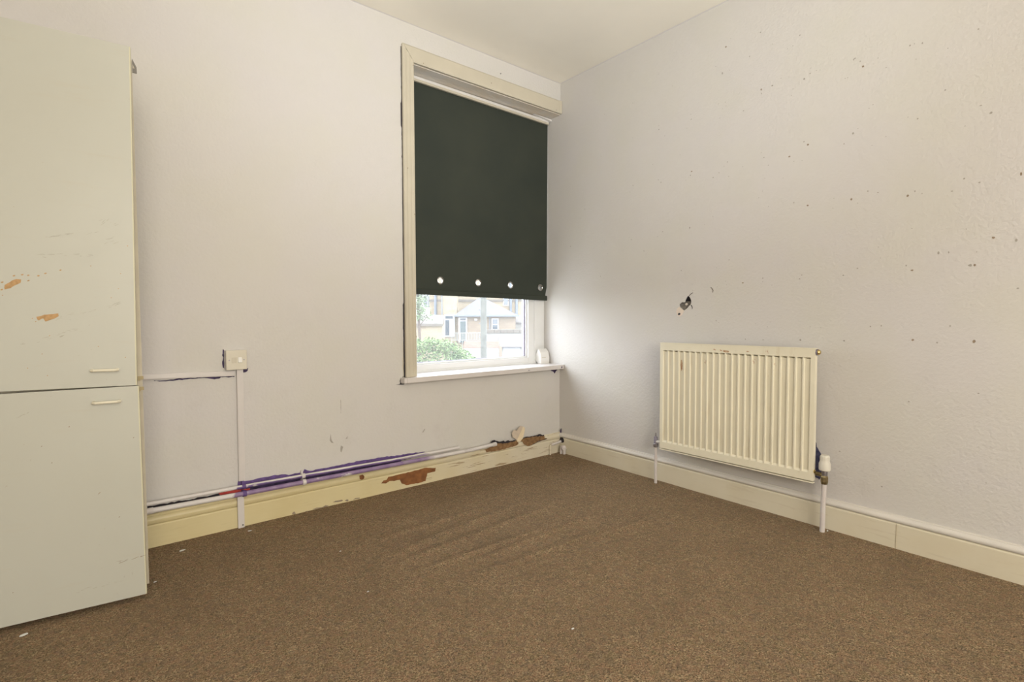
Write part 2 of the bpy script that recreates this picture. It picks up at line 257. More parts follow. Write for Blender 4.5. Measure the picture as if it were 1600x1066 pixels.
M['torus'] = mat('skirting_top_paint', (0.656, 0.623, 0.574), 0.4, var=0.07, vscale=5)
def m_carpet():
    n = NT('brown_carpet', 0.95, 0.1)
    fine = n.noise(260, 3, rough=0.6); med = n.noise(70, 4); cell = n.voro(190, out='Color'); blotch = n.voro(62, out='Color')
    def split(c):
        q = n.t.nodes.new('ShaderNodeSeparateColor'); n.t.links.new(c, q.inputs[0]); return q.outputs
    a, b = split(cell), split(blotch)
    c = n.mix(n.rng(fine, 0.395, 0.605), (0.083, 0.054, 0.028), (0.537, 0.397, 0.244))
    c = n.mix(n.rng(a[0], 0.5, 1.0, 0, 0.75), c, (0.375, 0.220, 0.133))
    c = n.mix(n.rng(a[1], 0.70, 1.0, 0, 0.8), c, (0.100, 0.083, 0.053))
    c = n.mix(n.rng(a[2], 0.84, 1.0, 0, 0.5), c, (0.675, 0.542, 0.330))
    c = n.mix(n.rng(b[0], 0.4, 1.0, 0, 0.34), c, (0.319, 0.176, 0.112))
    c = n.mix(n.rng(b[1], 0.5, 1.0, 0, 0.34), c, (0.194, 0.158, 0.074))
    c = n.mix(n.rng(b[2], 0.6, 1.0, 0, 0.36), c, (0.156, 0.123, 0.099))
    c = n.mix(n.rng(med, 0.42, 0.62, 0.0, 0.32), c, (0.319, 0.233, 0.142))
    c = n.mix(n.rng(n.noise(4, 4), 0.45, 0.75, 0, 0.28), c, (0.175, 0.126, 0.079))
    h = n.mul(n.mul(n.voro(150), -1.0), n.mul(fine, 1.1), 'ADD')
    return n.done(c, h, 1.0, 0.007)
M['carpet'] = m_carpet()
def m_door():
    n = NT('cream_laminate', 0.38, 0.4)
    base = (0.484, 0.482, 0.423)
    c = n.mix(n.rng(n.noise(2.5, 4), 0.35, 0.65, 0, 0.5), base, (0.461, 0.454, 0.389))
    sv = n.scale((3.0, 1, 22)); sm = n.rng(n.noise(1.1, 7, sv, 0.6), 0.58, 0.75)
    c = n.mix(n.mul(sm, 0.30), c, (0.46, 0.40, 0.30))
    sp = n.rng(n.noise(70, 2), 0.735, 0.78)
    c = n.mix(n.mul(sp, 0.5), c, (0.35, 0.28, 0.18))
    return n.done(c, n.noise(14, 3), 0.03, 0.004)
M['door'] = m_door()
M['scuff'] = mat('grey_scuff', (0.36, 0.34, 0.28), 0.6, col2=(0.45, 0.43, 0.36), vscale=60)
def m_rad():
    n = NT('cream_radiator_enamel', 0.35, 0.45)
    base = (0.759, 0.713, 0.567)
    c = n.mix(n.rng(n.noise(5, 4), 0.35, 0.65, 0, 0.5), base, (0.713, 0.665, 0.515))
    sv = n.scale((1, 14, 2.5)); st = n.rng(n.noise(2.2, 6, sv), 0.60, 0.78)
    c = n.mix(n.mul(st, 0.30), c, (0.48, 0.36, 0.20))
    z = n.xyz()[2]
    rust = n.mul(n.rng(n.noise(30, 5, n.scale((1, 1.0, 0.55)), 0.7), 0.64, 0.70), n.rng(z, 0.42, 0.56))
    c = n.mix(n.mul(rust, 0.75), c, (0.42, 0.19, 0.085))
    return n.done(c, n.noise(50, 3), 0.03, 0.003)
M['rad'] = m_rad()
def m_blind():
    n = NT('blackout_fabric', 0.85, 0.15)
    wv = n.t.nodes.new('ShaderNodeTexWave'); wv.inputs['Scale'].default_value = 260; n.t.links.new(n.tc, wv.inputs['Vector'])
    c = n.mix(n.rng(n.noise(3, 4), 0.3, 0.7), (0.036, 0.043, 0.036), (0.047, 0.053, 0.042))
    return n.done(c, n.noise(700, 1), 0.15, 0.001)
M['blind'] = m_blind()
def m_pipe(name, low):
    """white gloss over old purple paint; object x runs along the pipe, z across it"""
    n = NT(name, 0.45, 0.4); x, y, z = n.xyz()
    edge = n.noise(7, 5); wob = n.mul(n.mul(edge, -0.5, 'ADD'), 0.5)
    xa = n.mul(x, wob, 'ADD')
    if low:
        along = n.mul(n.rng(xa, -2.12, -2.10), n.rng(xa, -1.25, -0.98, 1, 0))
        worn = n.rng(n.noise(11, 6, rough=0.7), 0.60, 0.66, 1, 0.12)
        f = n.mul(along, worn); pc = n.mix(n.rng(n.noise(20, 3), 0.4, 0.6), (0.27, 0.19, 0.33), (0.20, 0.125, 0.27))
    else:
        along = n.mul(n.rng(xa, -2.105, -2.085), n.rng(xa, -1.27, -1.10, 1, 0))
        zz = n.mul(z, n.mul(n.rng(x, -2.1, -1.28), 0.013), 'ADD')
        missed = n.rng(n.mul(zz, n.mul(wob, 0.02), 'ADD'), 0.0095, 0.0070, 0, 1)
        f = n.mul(along, missed); pc = n.mix(n.rng(n.noise(20, 3), 0.4, 0.6), (0.15, 0.085, 0.26), (0.105, 0.06, 0.20))
    c = n.mix(n.mul(f, 0.95), (0.63, 0.60, 0.585), pc)
    c = n.mix(n.mul(n.rng(n.noise(14, 5), 0.6, 0.7), 0.35), c, (0.36, 0.31, 0.31))
    return n.done(c)
M['pipe'] = m_pipe('painted_pipe', False); M['pipe_low'] = m_pipe('painted_lower_pipe', True)
M['ppipe'] = mat('white_painted_pipe', (0.619, 0.585, 0.559), 0.45, col2=(0.58, 0.52, 0.50), vscale=14)
def m_glass():
    m = bpy.data.materials.new('dusty_hazed_glass'); m.use_nodes = True; t = m.node_tree; t.nodes.clear()
    o = t.nodes.new('ShaderNodeOutputMaterial'); tr = t.nodes.new('ShaderNodeBsdfTransparent'); gl = t.nodes.new('ShaderNodeBsdfGlossy')
    gl.inputs['Roughness'].default_value = 0.02; lw = t.nodes.new('ShaderNodeLayerWeight'); lw.inputs[0].default_value = 0.5
    pw = t.nodes.new('ShaderNodeMath'); pw.operation = 'POWER'; pw.inputs[1].default_value = 5; t.links.new(lw.outputs['Facing'], pw.inputs[0])
    fr = t.nodes.new('ShaderNodeMath'); fr.operation = 'MULTIPLY_ADD'; fr.inputs[1].default_value = 0.94; fr.inputs[2].default_value = 0.05; t.links.new(pw.outputs[0], fr.inputs[0])
    tl = t.nodes.new('ShaderNodeBsdfTranslucent'); tl.inputs[0].default_value = (0.9, 0.92, 0.92, 1)
    tc = t.nodes.new('ShaderNodeTexCoord'); n1 = t.nodes.new('ShaderNodeTexNoise'); n1.inputs['Scale'].default_value = 220; n1.inputs['Detail'].default_value = 2
    t.links.new(tc.outputs['Object'], n1.inputs['Vector'])
    mr = t.nodes.new('ShaderNodeMapRange'); mr.inputs[1].default_value = 0.45; mr.inputs[2].default_value = 0.75; mr.inputs[3].default_value = 0.015; mr.inputs[4].default_value = 0.075  # specks of dirt plus a pale haze added to wash out the view
    t.links.new(n1.outputs['Fac'], mr.inputs[0])
    a = t.nodes.new('ShaderNodeMixShader'); b = t.nodes.new('ShaderNodeMixShader')
    t.links.new(mr.outputs[0], a.inputs[0]); t.links.new(tr.outputs[0], a.inputs[1]); t.links.new(tl.outputs[0], a.inputs[2])
    t.links.new(fr.outputs[0], b.inputs[0]); t.links.new(a.outputs[0], b.inputs[1]); t.links.new(gl.outputs[0], b.inputs[2])
    t.links.new(b.outputs[0], o.inputs[0]); return m
M['glass'] = m_glass()

# ------------------------------------------------------------------ room shell
XW, YW, H = -4.3, -4.9, 2.6            # far corners of the room (behind and left of the camera)
def structure(name, bm, m, smooth=False): return obj(name, bm, m, None, smooth, 'structure')
# floor: fitted carpet with the low rucks it has between window and radiator
def ruck(x, y):
    h = 0
    for (ax, ay), (bx, by) in RIP:
        dx, dy = bx-ax, by-ay; L2 = dx*dx+dy*dy; t = ((x-ax)*dx+(y-ay)*dy)/L2
        fade = min(1, max(0, (t+0.35)/0.35)) * min(1, max(0, (1.35-t)/0.35))
        d = abs((x-ax)*dy-(y-ay)*dx)/math.sqrt(L2)
        h = max(h, fade*math.exp(-(d/0.018)**2)*0.011)
    return h + 0.0012*noise.noise((x*5, y*5, 0))
bm = B()
xs = [XW, -3.4, -2.6] + [-2.1+0.0125*i for i in range(0, 137)] + [-0.2, 0.0]
ys = [YW, -3.8, -2.6, -1.9] + [-1.55+0.0125*i for i in range(0, 121)] + [0.0]
g = [[bm.verts.new((x, y, ruck(x, y))) for y in ys] for x in xs]
for i in range(len(xs)-1):
    for j in range(len(ys)-1): bm.faces.new((g[i][j], g[i+1][j], g[i+1][j+1], g[i][j+1]))
floor = structure('floor', bm, M['carpet'], True)
bm = B(); box(bm, XW-0.1, 0.1, YW-0.1, 0.32, H, H+0.12); ceiling = structure('ceiling', bm, M['ceiling'])
# wall with the window (the opening runs right up to the corner), 0.3 m thick
OX0, OZ0, OZ1, TW = -1.165, 0.60, 2.389, 0.30
bm = B()
box(bm, XW-0.1, OX0, 0, TW, -0.1, H); box(bm, OX0, 0.1, 0, TW, -0.1, OZ0); box(bm, OX0, 0.1, 0, TW, OZ1, H)
wall_left = structure('wall_left', bm, M['wall'])
# wall with the radiator: one sheet with the knocked-in hole, a solid block behind it
bm = B()
sy, sz = 0.0, 0.0
out = [bm.verts.new(p) for p in ((0, YW, -0.1), (0, TW, -0.1), (0, TW, H), (0, YW, H))]
hp = jag(HOLE, 0.0018, 0.008, 3)
hv = [bm.verts.new((0, y, z)) for y, z in hp]
es = [bm.edges.new((out[i], out[(i+1) % 4])) for i in range(4)] + [bm.edges.new((hv[i], hv[(i+1) % len(hv)])) for i in range(len(hv))]
bmesh.ops.triangle_fill(bm, use_beauty=True, use_dissolve=False, edges=es)
hb = [bm.verts.new((0.005, y, z)) for y, z in hp]
for i in range(len(hv)): bm.faces.new((hv[i], hv[(i+1) % len(hv)], hb[(i+1) % len(hv)], hb[i]))
wall_right = structure('wall_right', bm, M['wall'])
bm = B()                                # what shows inside the hole: broken plaster, cavity with its shade put into the colour, a lump of filler
box(bm, 0.03, 0.045, -1.10, -0.90, 0.96, 1.14); box(bm, 0.0055, 0.03, -1.10, -0.90, 1.09, 1.14); box(bm, 0.0055, 0.03, -1.10, -1.046, 0.96, 1.14)
obj('wall_cavity', bm, M['dark'], wall_right)
bm = B(); rnd = random.Random(5)
gy, gz = 9, 9; grid = []
for i in range(gy):
    row = []
    for j in range(gz):
        y = -1.055+0.105*i/(gy-1); z = 0.998+0.062*j/(gz-1) + 0.004*i/(gy-1)*-1
        row.append(bm.verts.new((0.006+0.020*(j/(gz-1))+rnd.uniform(-.003, .003), y, z)))
    grid.append(row)
for i in range(gy-1):
    for j in range(gz-1): bm.faces.new((grid[i][j], grid[i+1][j], grid[i+1][j+1], grid[i][j+1]))
obj('broken_plaster', bm, M['plaster'], wall_right)
bm = B(); bmesh.ops.create_icosphere(bm, subdivisions=2, radius=0.007, matrix=Matrix.Translation((0.008, -1.006, 1.041)))
for v in bm.verts: v.co += v.normal*0.002*noise.noise(v.co*150)
obj('plaster_lump', bm, M['pinkpl'], wall_right)
def decal(name, polys, f, m, parent, amp=0.0, step=0.01, kind=None, label=None):
    bm = B()
    for i, p in enumerate(polys): flat(bm, jag(p, amp, step, i+7) if amp else p, f)
    o = obj(name, bm, m, parent, kind=kind, label=label); return o
decal('plaster_crack', [TAIL, CRACK, PDOT], onright(0.0012), M['dark'], wall_right, 0.0008, 0.006)
decal('plaster_gouge', [CURVE], onright(0.0012), M['plaster'], wall_right, 0.0006, 0.006)
decal('filler_patch', [PINK], onright(0.0006), M['pinkpl'], wall_right, 0.002, 0.01)
decal('bare_paint_patch', [BLUE], onright(0.0007), M['blue'], wall_right, 0.006, 0.008, label='dark blue old paint showing beside the radiator valve')
bm = B(); rnd = random.Random(11)       # nail holes and filler marks scattered over the wall
bm2 = B()
for y, z, s in SPOTS:
    rr = 0.0014*s+0.0006; tgt = bm2 if (s >= 3 and rnd.random() < 0.6) else bm
    if s >= 4: rr *= 0.8
    e = rnd.uniform(0.7, 1.3); a0 = rnd.uniform(0, 6)
    flat(tgt, [(y+rr*e*math.cos(a)*rnd.uniform(.7, 1.1), z+rr/e*math.sin(a)*rnd.uniform(.7, 1.1)) for a in [a0+2*PI*k/8 for k in range(8)]], onright(0.0006))
obj('filler_marks', bm, M['spot'], wall_right, kind='stuff'); obj('brown_marks', bm2, M['stain'], wall_right, kind='stuff')
# the two walls behind the camera; closed behind the lights
bm = B(); box(bm, XW-0.1, XW, YW-0.1, TW, -0.1, H); structure('wall_west', bm, M['wall'])
bm = B(); box(bm, XW-0.1, 0.1, YW-0.1, YW, -0.1, H); structure('wall_rear', bm, M['wall'])
# wall paint lapped onto the ceiling edge
for nm, pts in (('trim_1', [(XW+4.3*i/60, -0.009-0.004*noise.noise((i*0.35, 0, 0))) for i in range(61)]), ('trim_2', [(YW+4.9*i/60, -0.010-0.004*noise.noise((i*0.35, 7, 0))) for i in range(61)])):
    bm = B(); prev = None
    for a, b in pts:
        p, q = ((a, 0, H-0.0015), (a, b, H-0.0008)) if nm == 'trim_1' else ((0, a, H-0.0015), (b, a, H-0.0008))
        cur = (bm.verts.new(p), bm.verts.new(q))
        if prev: bm.faces.new((prev[0], cur[0], cur[1], prev[1]))
        prev = cur
    structure(nm, bm, M['ceil_edge'])
# skirting boards: flat board, rounded lip, moulded top
def skirt_profile(board, top, t):
    return [(0, -0.05), (t, -0.05), (t, board-0.006), (t-0.002, board-0.002), (t-0.006, board), (t-0.010, board+0.001)]
def moulding(board, top, t):
    hb_ = top-board
    pr = [(0, board), (t-0.009, board+0.001), (t-0.004, board+0.003), (t-0.001, board+hb_*0.25), (t, board+hb_*0.42), (t-0.002, board+hb_*0.58), (t-0.006, board+hb_*0.72), (t-0.012, board+hb_*0.80), (t-0.013, board+hb_*0.84), (t-0.013, top-0.002), (t-0.0155, top), (0, top)]
    return pr
def run(bm, prof, axis, a, b):
    f = (lambda u, v, k: ((a, b)[k], -u, v)) if axis == 'x' else (lambda u, v, k: (-u, (a, b)[k], v))
    prism(bm, prof, f)
bm = B(); run(bm, skirt_profile(0.097, 0.138, 0.021), 'x', XW, 0.0); skL = structure('baseboard_left', bm, M['skirtL'])
bm = B(); run(bm, moulding(0.097, 0.140, 0.021), 'x', XW, 0.0); obj('moulding', bm, M['skirtL'], skL)
bm = B(); run(bm, skirt_profile(0.108, 0.138, 0.021), 'y', YW, -0.021); skR = structure('baseboard_right', bm, M['skirtR'])
bm = B(); run(bm, moulding(0.108, 0.139, 0.023), 'y', YW, -0.012); obj('moulding', bm, M['torus'], skR, True, label='white painted moulded top of the skirting')
bm = B(); box(bm, -0.0225, -0.0205, -2.0175, -2.016, 0, 0.107); obj('board_joint', bm, M['joint'], skR)
ob = onleft(0.0218); ob2 = onleft(0.0226)
decal('bare_wood_patch', [WOOD], ob, M['wood'], skL, 0.002, 0.012, label='brown bare wood where the paint has flaked off')
decal('bare_wood_knot', [KNOT], ob, M['wood'], skL, 0.001, 0.01)
decal('paint_chips', CHIPS, ob, M['stain'], skL, 0.0012, 0.012, 'stuff')
decal('broken_wood_strip', [WOODA], ob, M['rotwood'], skL, 0.003, 0.012, label='splintered bare wood at the broken skirting top')
decal('broken_wood_wedge', [WOODB], ob2, M['rotwood'], skL, 0.003, 0.012)
decal('split_line', [[(-0.1663, 0.1250), (-0.1417, 0.1180), (-0.2326, 0.1110), (-0.2916, 0.0935), (-0.2960, 0.0900), (-0.2330, 0.1060), (-0.1417, 0.1135)]], ob2, M['dark'], skL, 0.001, 0.01)
decal('gap_shade', [DHOLE, DLINE], onleft(0.0224), M['dark'], skL, 0.003, 0.012, label='dark shading of the gap behind the broken skirting')  # flat patches; the shade inside the gap is painted, nothing is cut out
# ------------------------------------------------------------------ marks on the window wall
ol = onleft(0.0008)
decal('purple_paint', [PURP], ol, M['purple'], wall_left, 0.0025, 0.012, label='old purple paint left along the pipes')
decal('purple_paint_band', [PURP2], onleft(0.0012), M['purple_d'], wall_left, 0.002, 0.012)
decal('dark_paint_gap', [DARKG], onleft(0.0012), M['dark'], wall_left, 0.003, 0.012)
decal('red_paint', [RED], onleft(0.0016), M['red'], wall_left, 0.001, 0.012, label='strip of red paint between the pipes')
decal('purple_edge', [TRKDARK], ol, M['purple_d'], wall_left, 0.0022, 0.009)
decal('purple_blot', [[(-2.062, 0.716), (-2.044, 0.717), (-2.037, 0.722), (-2.034, 0.735), (-2.062, 0.736)]], ol, M['purple_d'], wall_left, 0.001, 0.008)
decal('switch_gap', [[(-2.139, 0.745), (-2.133, 0.74), (-2.132, 0.825), (-2.137, 0.828), (-2.140, 0.80), (-2.136, 0.79), (-2.141, 0.77)]], ol, M['purple_d'], wall_left, 0.0008, 0.008)
rnd = random.Random(4); cr = []; z = 0.60     # crack between plaster and the left architrave
left = []; right = []
while z < 2.47:
    wd = 0.0022+0.0022*max(0, noise.noise((z*9, 2, 0)))
    if z < 1.05: wd = 0.0065+0.004*noise.noise((z*30, 5, 0))
    elif 2.02 < z < 2.16: wd = 0.006
    elif z > 1.75: wd = 0.0016 + 0.003*max(0, noise.noise((z*40, 5, 0)))
    left.append((-1.2290-wd, z)); right.append((-1.2265, z)); z += 0.010+rnd.uniform(0, 0.006)
decal('plaster_crack', [left+right[::-1]], ol, M['dark'], wall_left, label='dark crack down the side of the window frame')
decal('flaked_edge', [[(-1.2425, 0.615), (-1.2360, 0.61), (-1.2335, 0.70), (-1.2355, 0.80), (-1.2400, 0.83), (-1.2385, 0.76), (-1.2445, 0.70), (-1.2400, 0.66)]], onleft(0.0006), M['cream'], wall_left, 0.0012, 0.01)
decal('sill_crack', [[(-1.262, 0.594), (-1.258, 0.60), (-1.2605, 0.612), (-1.2555, 0.626), (-1.238, 0.636), (-1.238, 0.622), (-1.250, 0.62), (-1.254, 0.61), (-1.250, 0.596), (-1.232, 0.594), (-1.232, 0.590), (-1.255, 0.590), (-1.285, 0.592)]], ol, M['dark'], wall_left, 0.0008, 0.01)
decal('sill_hole', [[(-0.085, 0.590), (-0.064, 0.582), (-0.050, 0.566), (-0.040, 0.580), (-0.022, 0.592), (-0.030, 0.600), (-0.10, 0.598)]], ol, M['purple_d'], wall_left, 0.002, 0.008)
decal('corner_gap', [[(-0.012, 0.136), (-0.002, 0.130), (-0.002, 0.172), (-0.008, 0.166), (-0.017, 0.152)]], onleft(0.0232), M['purple_d'], wall_left, 0.001, 0.01)
decal('scuff', [[(-1.66, 0.335), (-1.655, 0.37), (-1.650, 0.335), (-1.640, 0.318), (-1.652, 0.322)], [(-1.578, 0.33), (-1.565, 0.345), (-1.567, 0.33)], [(-1.602, 0.30), (-1.590, 0.29), (-1.600, 0.262), (-1.606, 0.27)], [(-1.6, 0.54), (-1.5975, 0.54), (-1.598, 0.47), (-1.6, 0.47)], [(-1.12, 0.30), (-1.105, 0.318), (-1.10, 0.315), (-1.115, 0.296)]], onleft(0.0004), M['spot'], wall_left, 0.001, 0.01)
bm = B(); tube(bm, [(-0.533, 0.0, 2.515), (-0.533, -0.006, 2.515)], 0.003, 8); obj('nail', bm, M['steel'], wall_left)
bm = B()                                 # torn wallpaper curling off the wall above the broken skirting
cx, cz = -0.42, 0.14
f1 = lambda u, v: (u, -0.020-0.16*max(0, v-0.145)*(1+1.2*max(0, -(u+0.42))), v)
flat(bm, jag(FLAPL, 0.0015, 0.015, 1), f1)
fl = obj('torn_wallpaper', bm, M['peel'], wall_left, label='tan flap of wallpaper peeling off above the broken skirting')
bm = B(); f2 = lambda u, v: (u, -0.020-0.17*max(0, v-0.14)-0.25*max(0, u+0.42-(v-0.143)*0.45), v)
flat(bm, jag(FLAPR, 0.001, 0.015, 2), f2); obj('torn_wallpaper_fold', bm, M['peel2'], wall_left)

# ------------------------------------------------------------------ window in its recess
win = bpy.data.objects.new('window_1', None); COL.objects.link(win); win['kind'] = 'structure'
FY = 0.16
bm = B()                                 # plastic outer frame: flat liner, then the stepped frame with its sloping bead
def ring(bm, xo0, xo1, zo0, zo1, wl, wr, wb, wt, y0, y1, bev=0.003):
    box(bm, xo0, xo0+wl, y0, y1, zo0, zo1, bev); box(bm, xo1-wr, xo1, y0, y1, zo0, zo1, bev)
    box(bm, xo0+wl, xo1-wr, y0, y1, zo0, zo0+wb, bev); box(bm, xo0+wl, xo1-wr, y0, y1, zo1-wt, zo1, bev)
ring(bm, OX0, -0.0015, OZ0+0.02, OZ1, 0.05, 0.097, 0.022, 0.05, FY, FY+0.08)
obj('window_frame', bm, M['upvc'], win)
bm = B(); ring(bm, OX0+0.03, -0.0965, 0.638, 2.35, 0.065, 0.058, 0.040, 0.07, FY+0.006, FY+0.07, 0.006)
sash = obj('sash', bm, M['upvc'], win)
bm = B(); ring(bm, OX0+0.095, -0.1545, 0.678, 2.28, 0.012, 0.012, 0.010, 0.012, FY+0.018, FY+0.065, 0.004)
obj('glazing_bead', bm, M['upvc'], sash)
bm = B(); ring(bm, OX0+0.1062, -0.166, 0.687, 2.269, 0.004, 0.008, 0.004, 0.004, FY+0.028, FY+0.039, 0)
obj('gasket', bm, M['valvecap'], sash)
bm = B(); box(bm, OX0+0.105, -0.165, FY+0.040, FY+0.044, 0.686, 2.27); obj('pane', bm, M['glass'], win)
bm = B(); box(bm, -1.256, -0.0022, -0.050, FY+0.01, 0.6005, 0.6305, 0.004, 3); 
sill = obj('window_sill', bm, M['sillpaint'], win, label='white painted sill board running to the corner')
decal('chipped_paint', [[(-0.345, 0.6135), (-0.333, 0.6165), (-0.331, 0.612), (-0.338, 0.610)], [(-0.325, 0.613), (-0.322, 0.615), (-0.321, 0.612)], [(-0.035, 0.616), (-0.025, 0.622), (-0.021, 0.612), (-0.031, 0.606)]], onleft(0.0506), M['purple_d'], sill, 0.001, 0.004)
decal('end_cut', [[(-1.2395, 0.601), (-1.2385, 0.601), (-1.2385, 0.630), (-1.2395, 0.630)]], onleft(0.0504), M['stain'], sill)
bm = B(); box(bm, OX0, -0.001, 0.001, FY+0.02, OZ1-0.004, OZ1+0.001); obj('recess_soffit', bm, M['soffit'], win)
bm = B(); prism(bm, [(-0.17, 2.3805), (-0.0015, 2.3805), (-0.0015, 2.364), (-0.05, 2.372)], lambda u, v, k: (u, (0.085, 0.105)[k], v)); obj('soffit_filler', bm, M['white'], win)
# architrave with fluted face, mitred at the top left, running into the corner at the right
AL, AI, AT, AB = -1.2265, -1.1585, 2.475, 2.388
prof = [(0, 0), (0, 0.014), (0.006, 0.019), (0.016, 0.020), (0.020, 0.0165), (0.026, 0.0165), (0.030, 0.019), (0.040, 0.020), (0.044, 0.0175), (0.050, 0.0175), (0.054, 0.020), (0.064, 0.020), (0.068, 0.016), (0.068, 0)]
tr = bpy.data.objects.new('trim_3', None); COL.objects.link(tr); tr['kind'] = 'structure'
bm = B(); prism(bm, prof, lambda u, v, k: (AL+u, -v, (0.6315, AT-0.0006-u*(AT-AB)/0.068)[k])); obj('architrave_side', bm, M['cream'], tr)
top = [(0, 0), (0, 0.015), (0.008, 0.020), (0.080, 0.021), (0.087, 0.018), (0.087, 0)]
bm = B(); prism(bm, top, lambda u, v, k: ((AL+0.0006+u*0.068/(AT-AB), -0.003)[k], -v, AT-u)); obj('architrave_head', bm, M['cream'], tr)
bm = B(); prism(bm, [(0.0, 0.0), (0.026, 0.0), (0.026, 0.004), (0.0, 0.004)], lambda u, v, k: (-0.030+u, -0.0215-v*0.2, (AB+0.002, AT-0.002)[k])); obj('end_patch', bm, M['cream'], tr)
bm = B()
for x, z in ((-1.10, 2.40), (-0.62, 2.425), (-0.06, 2.40), (-1.165, 2.37), (-1.165, 1.55), (-1.163, 0.86), (-1.205, 1.8)):
    tube(bm, [(x, -0.0185, z), (x, -0.0215, z)], 0.0028, 8)
obj('nail_heads', bm, M['stain'], tr)

# ------------------------------------------------------------------ roller blind
bl = thing('roller_blind', 'dark green-black roller blind with metal eyelets, half lowered over the window', 'blind', (-0.5375, 0.125, 2.352), (0, R(0.35), 0))
BW, BH, BX = 0.5325, 1.245, 0.075
bm = B()
eye_x = [-0.33, -0.083, 0.170, 0.425]; EXS = []
def blind_y(x, z): return 0.004*noise.noise((x*2.0, z*0.8, 3))*(1 if z > -1.2 else 0.4)
o4 = [bm.verts.new((x, 0, z)) for x, z in [(-BW-BX, -BH+0.0105), (BW-0.012, -BH-0.0025), (BW-0.012, -BH+0.03)] + [(BW, -BH+0.08), (BW, 0), (-BW-BX, 0)]]
es = [bm.edges.new((o4[i], o4[(i+1) % len(o4)])) for i in range(len(o4))]
EYES = [(-0.3690, -BH+0.0880), (-0.0815, -BH+0.0875), (0.1900, -BH+0.0835), (0.4690, -BH+0.0775)]
for ex, ez in EYES:
    vv = [bm.verts.new((ex+0.0185*math.cos(2*PI*k/24), 0, ez+0.0185*math.sin(2*PI*k/24))) for k in range(24)]
    es += [bm.edges.new((vv[k], vv[(k+1) % 24])) for k in range(24)]
bmesh.ops.triangle_fill(bm, use_beauty=True, use_dissolve=False, edges=es)
r = bmesh.ops.extrude_face_region(bm, geom=bm.faces[:]); bmesh.ops.translate(bm, vec=(0, 0.0012, 0), verts=[v for v in r['geom'] if isinstance(v, bmesh.types.BMVert)])
obj('fabric', bm, M['blind'], bl)
for ex, ez in EYES:
    bm = B(); n = 24; rr = []
    for k in range(n):
        a = 2*PI*k/n; ring_ = []
        for (ra, yy) in ((0.0165, -0.0015), (0.0195, -0.004), (0.0235, -0.003), (0.025, 0.0002), (0.025, 0.0020), (0.0165, 0.0025)):
            ring_.append(bm.verts.new((ex+ra*math.cos(a), yy, ez+ra*math.sin(a))))
        rr.append(ring_)
    for k in range(n):
        for j in range(6): bm.faces.new((rr[k][j], rr[(k+1) % n][j], rr[(k+1) % n][(j+1) % 6], rr[k][(j+1) % 6]))
    obj('eyelet', bm, M['chrome'], bl, True)
bm = B(); box(bm, -BW-BX, BW+0.003, -0.006, 0.006, -0.012, 0.022, 0.005, 3); o = obj('bottom_bar', bm, M['blind'], bl, True); o.location = (0, 0, 0.0035-BH); o.rotation_euler = (0, R(0.62), 0)
bm = B(); tube(bm, [(-BW-BX, 0.016, 0.010), (BW+0.0, 0.016, 0.010)], 0.016, 20); obj('roller', bm, M['blind'], bl, True)
bm = B(); box(bm, -BW-BX, BW-0.005, -0.020, -0.004, 0.0, 0.028, 0.007, 4); obj('head_batten', bm, M['white'], bl, True, label='white batten along the top of the blind')
bm = B(); box(bm, -BW-BX, BW-0.006, -0.0215, -0.006, -0.003, 0.011, 0.002); obj('batten_lip', bm, M['cream'], bl, label='cream lower lip of the batten')

# ------------------------------------------------------------------ faceted white box on the sill
bm = B()
fa = [(0.1362, 0.1089), (0.1703, 0.0330), (0.1340, 0.0003), (0.1038, 0.0003), (0.1018, 0.0456), (0.1107, 0.0823)]
prism(bm, fa, lambda u, v, k: ((-0.088, -0.010)[k], u-(0.0, 0.006)[k], v))
bmesh.ops.bevel(bm, geom=bm.edges[:], offset=0.0008, segments=1, affect='EDGES')
sb = obj('faceted_box', bm, M['rocker'], loc=(0, 0, 0.6305)); tag(sb, 'small white faceted plastic box in the right corner of the window sill', 'box')
bm = B(); box(bm, -0.080, -0.012, 0.0985, 0.1005, 0.0435, 0.0470, 0.0005); obj('seam', bm, M['cream'], sb)

# ------------------------------------------------------------------ switch, trunking, pipes
sw = thing('light_switch', 'square cream wall switch on a surface box with one white rocker', 'switch', (-2.0885, 0, 0.778))
bm = B(); box(bm, -0.043, 0.041, -0.030, -0.0005, -0.044, 0.044, 0.003); obj('back_box', bm, M['sillpaint'], sw)
bm = B(); box(bm, -0.0425, 0.0425, -0.037, -0.030, -0.0445, 0.0445, 0.003, 3); obj('face_plate', bm, M['switch'], sw)
bm = B(); prism(bm, [(0, -0.012), (0, 0.012), (0.004, 0.012), (0.0075, -0.011)], lambda u, v, k: ((0.006, 0.021)[k], -0.036-u, v)); obj('rocker', bm, M['rocker'], sw, label='white rocker')
for x in (-0.030, 0.030):
    bm = B(); tube(bm, [(x, -0.0360, 0.0), (x, -0.0378, 0.0)], 0.003, 10); obj('screw', bm, M['steel'], sw)
bm = B(); box(bm, -0.020, 0.000, -0.0376, -0.0368, -0.013, 0.013, 0.0003); obj('yellowed_panel', bm, M['cream'], sw, label='yellowed blank panel beside the rocker')
def trunk(name, label, x0, x1, z0, z1, y0, y1, rotm=None):
    bm = B(); box(bm, x0, x1, y1, y0, z0, z1, 0.0012)
    base = obj(name, bm, M['sillpaint']); tag(base, label, 'trunking')
    return base
tk = trunk('cable_trunking', 'flat white cable trunking running level from the cupboard to the switch', -0.190, 0.1565, -0.0115, 0.0115, -0.0005, -0.0125)
tk.location = (-2.248, 0, 0.7195); tk.rotation_euler = (0, R(1.55), 0)
bm = B(); box(bm, -0.190, 0.1565, -0.0145, -0.0125, -0.0085, 0.0085, 0.0008); obj('clip_on_lid', bm, M['sillpaint'], tk)
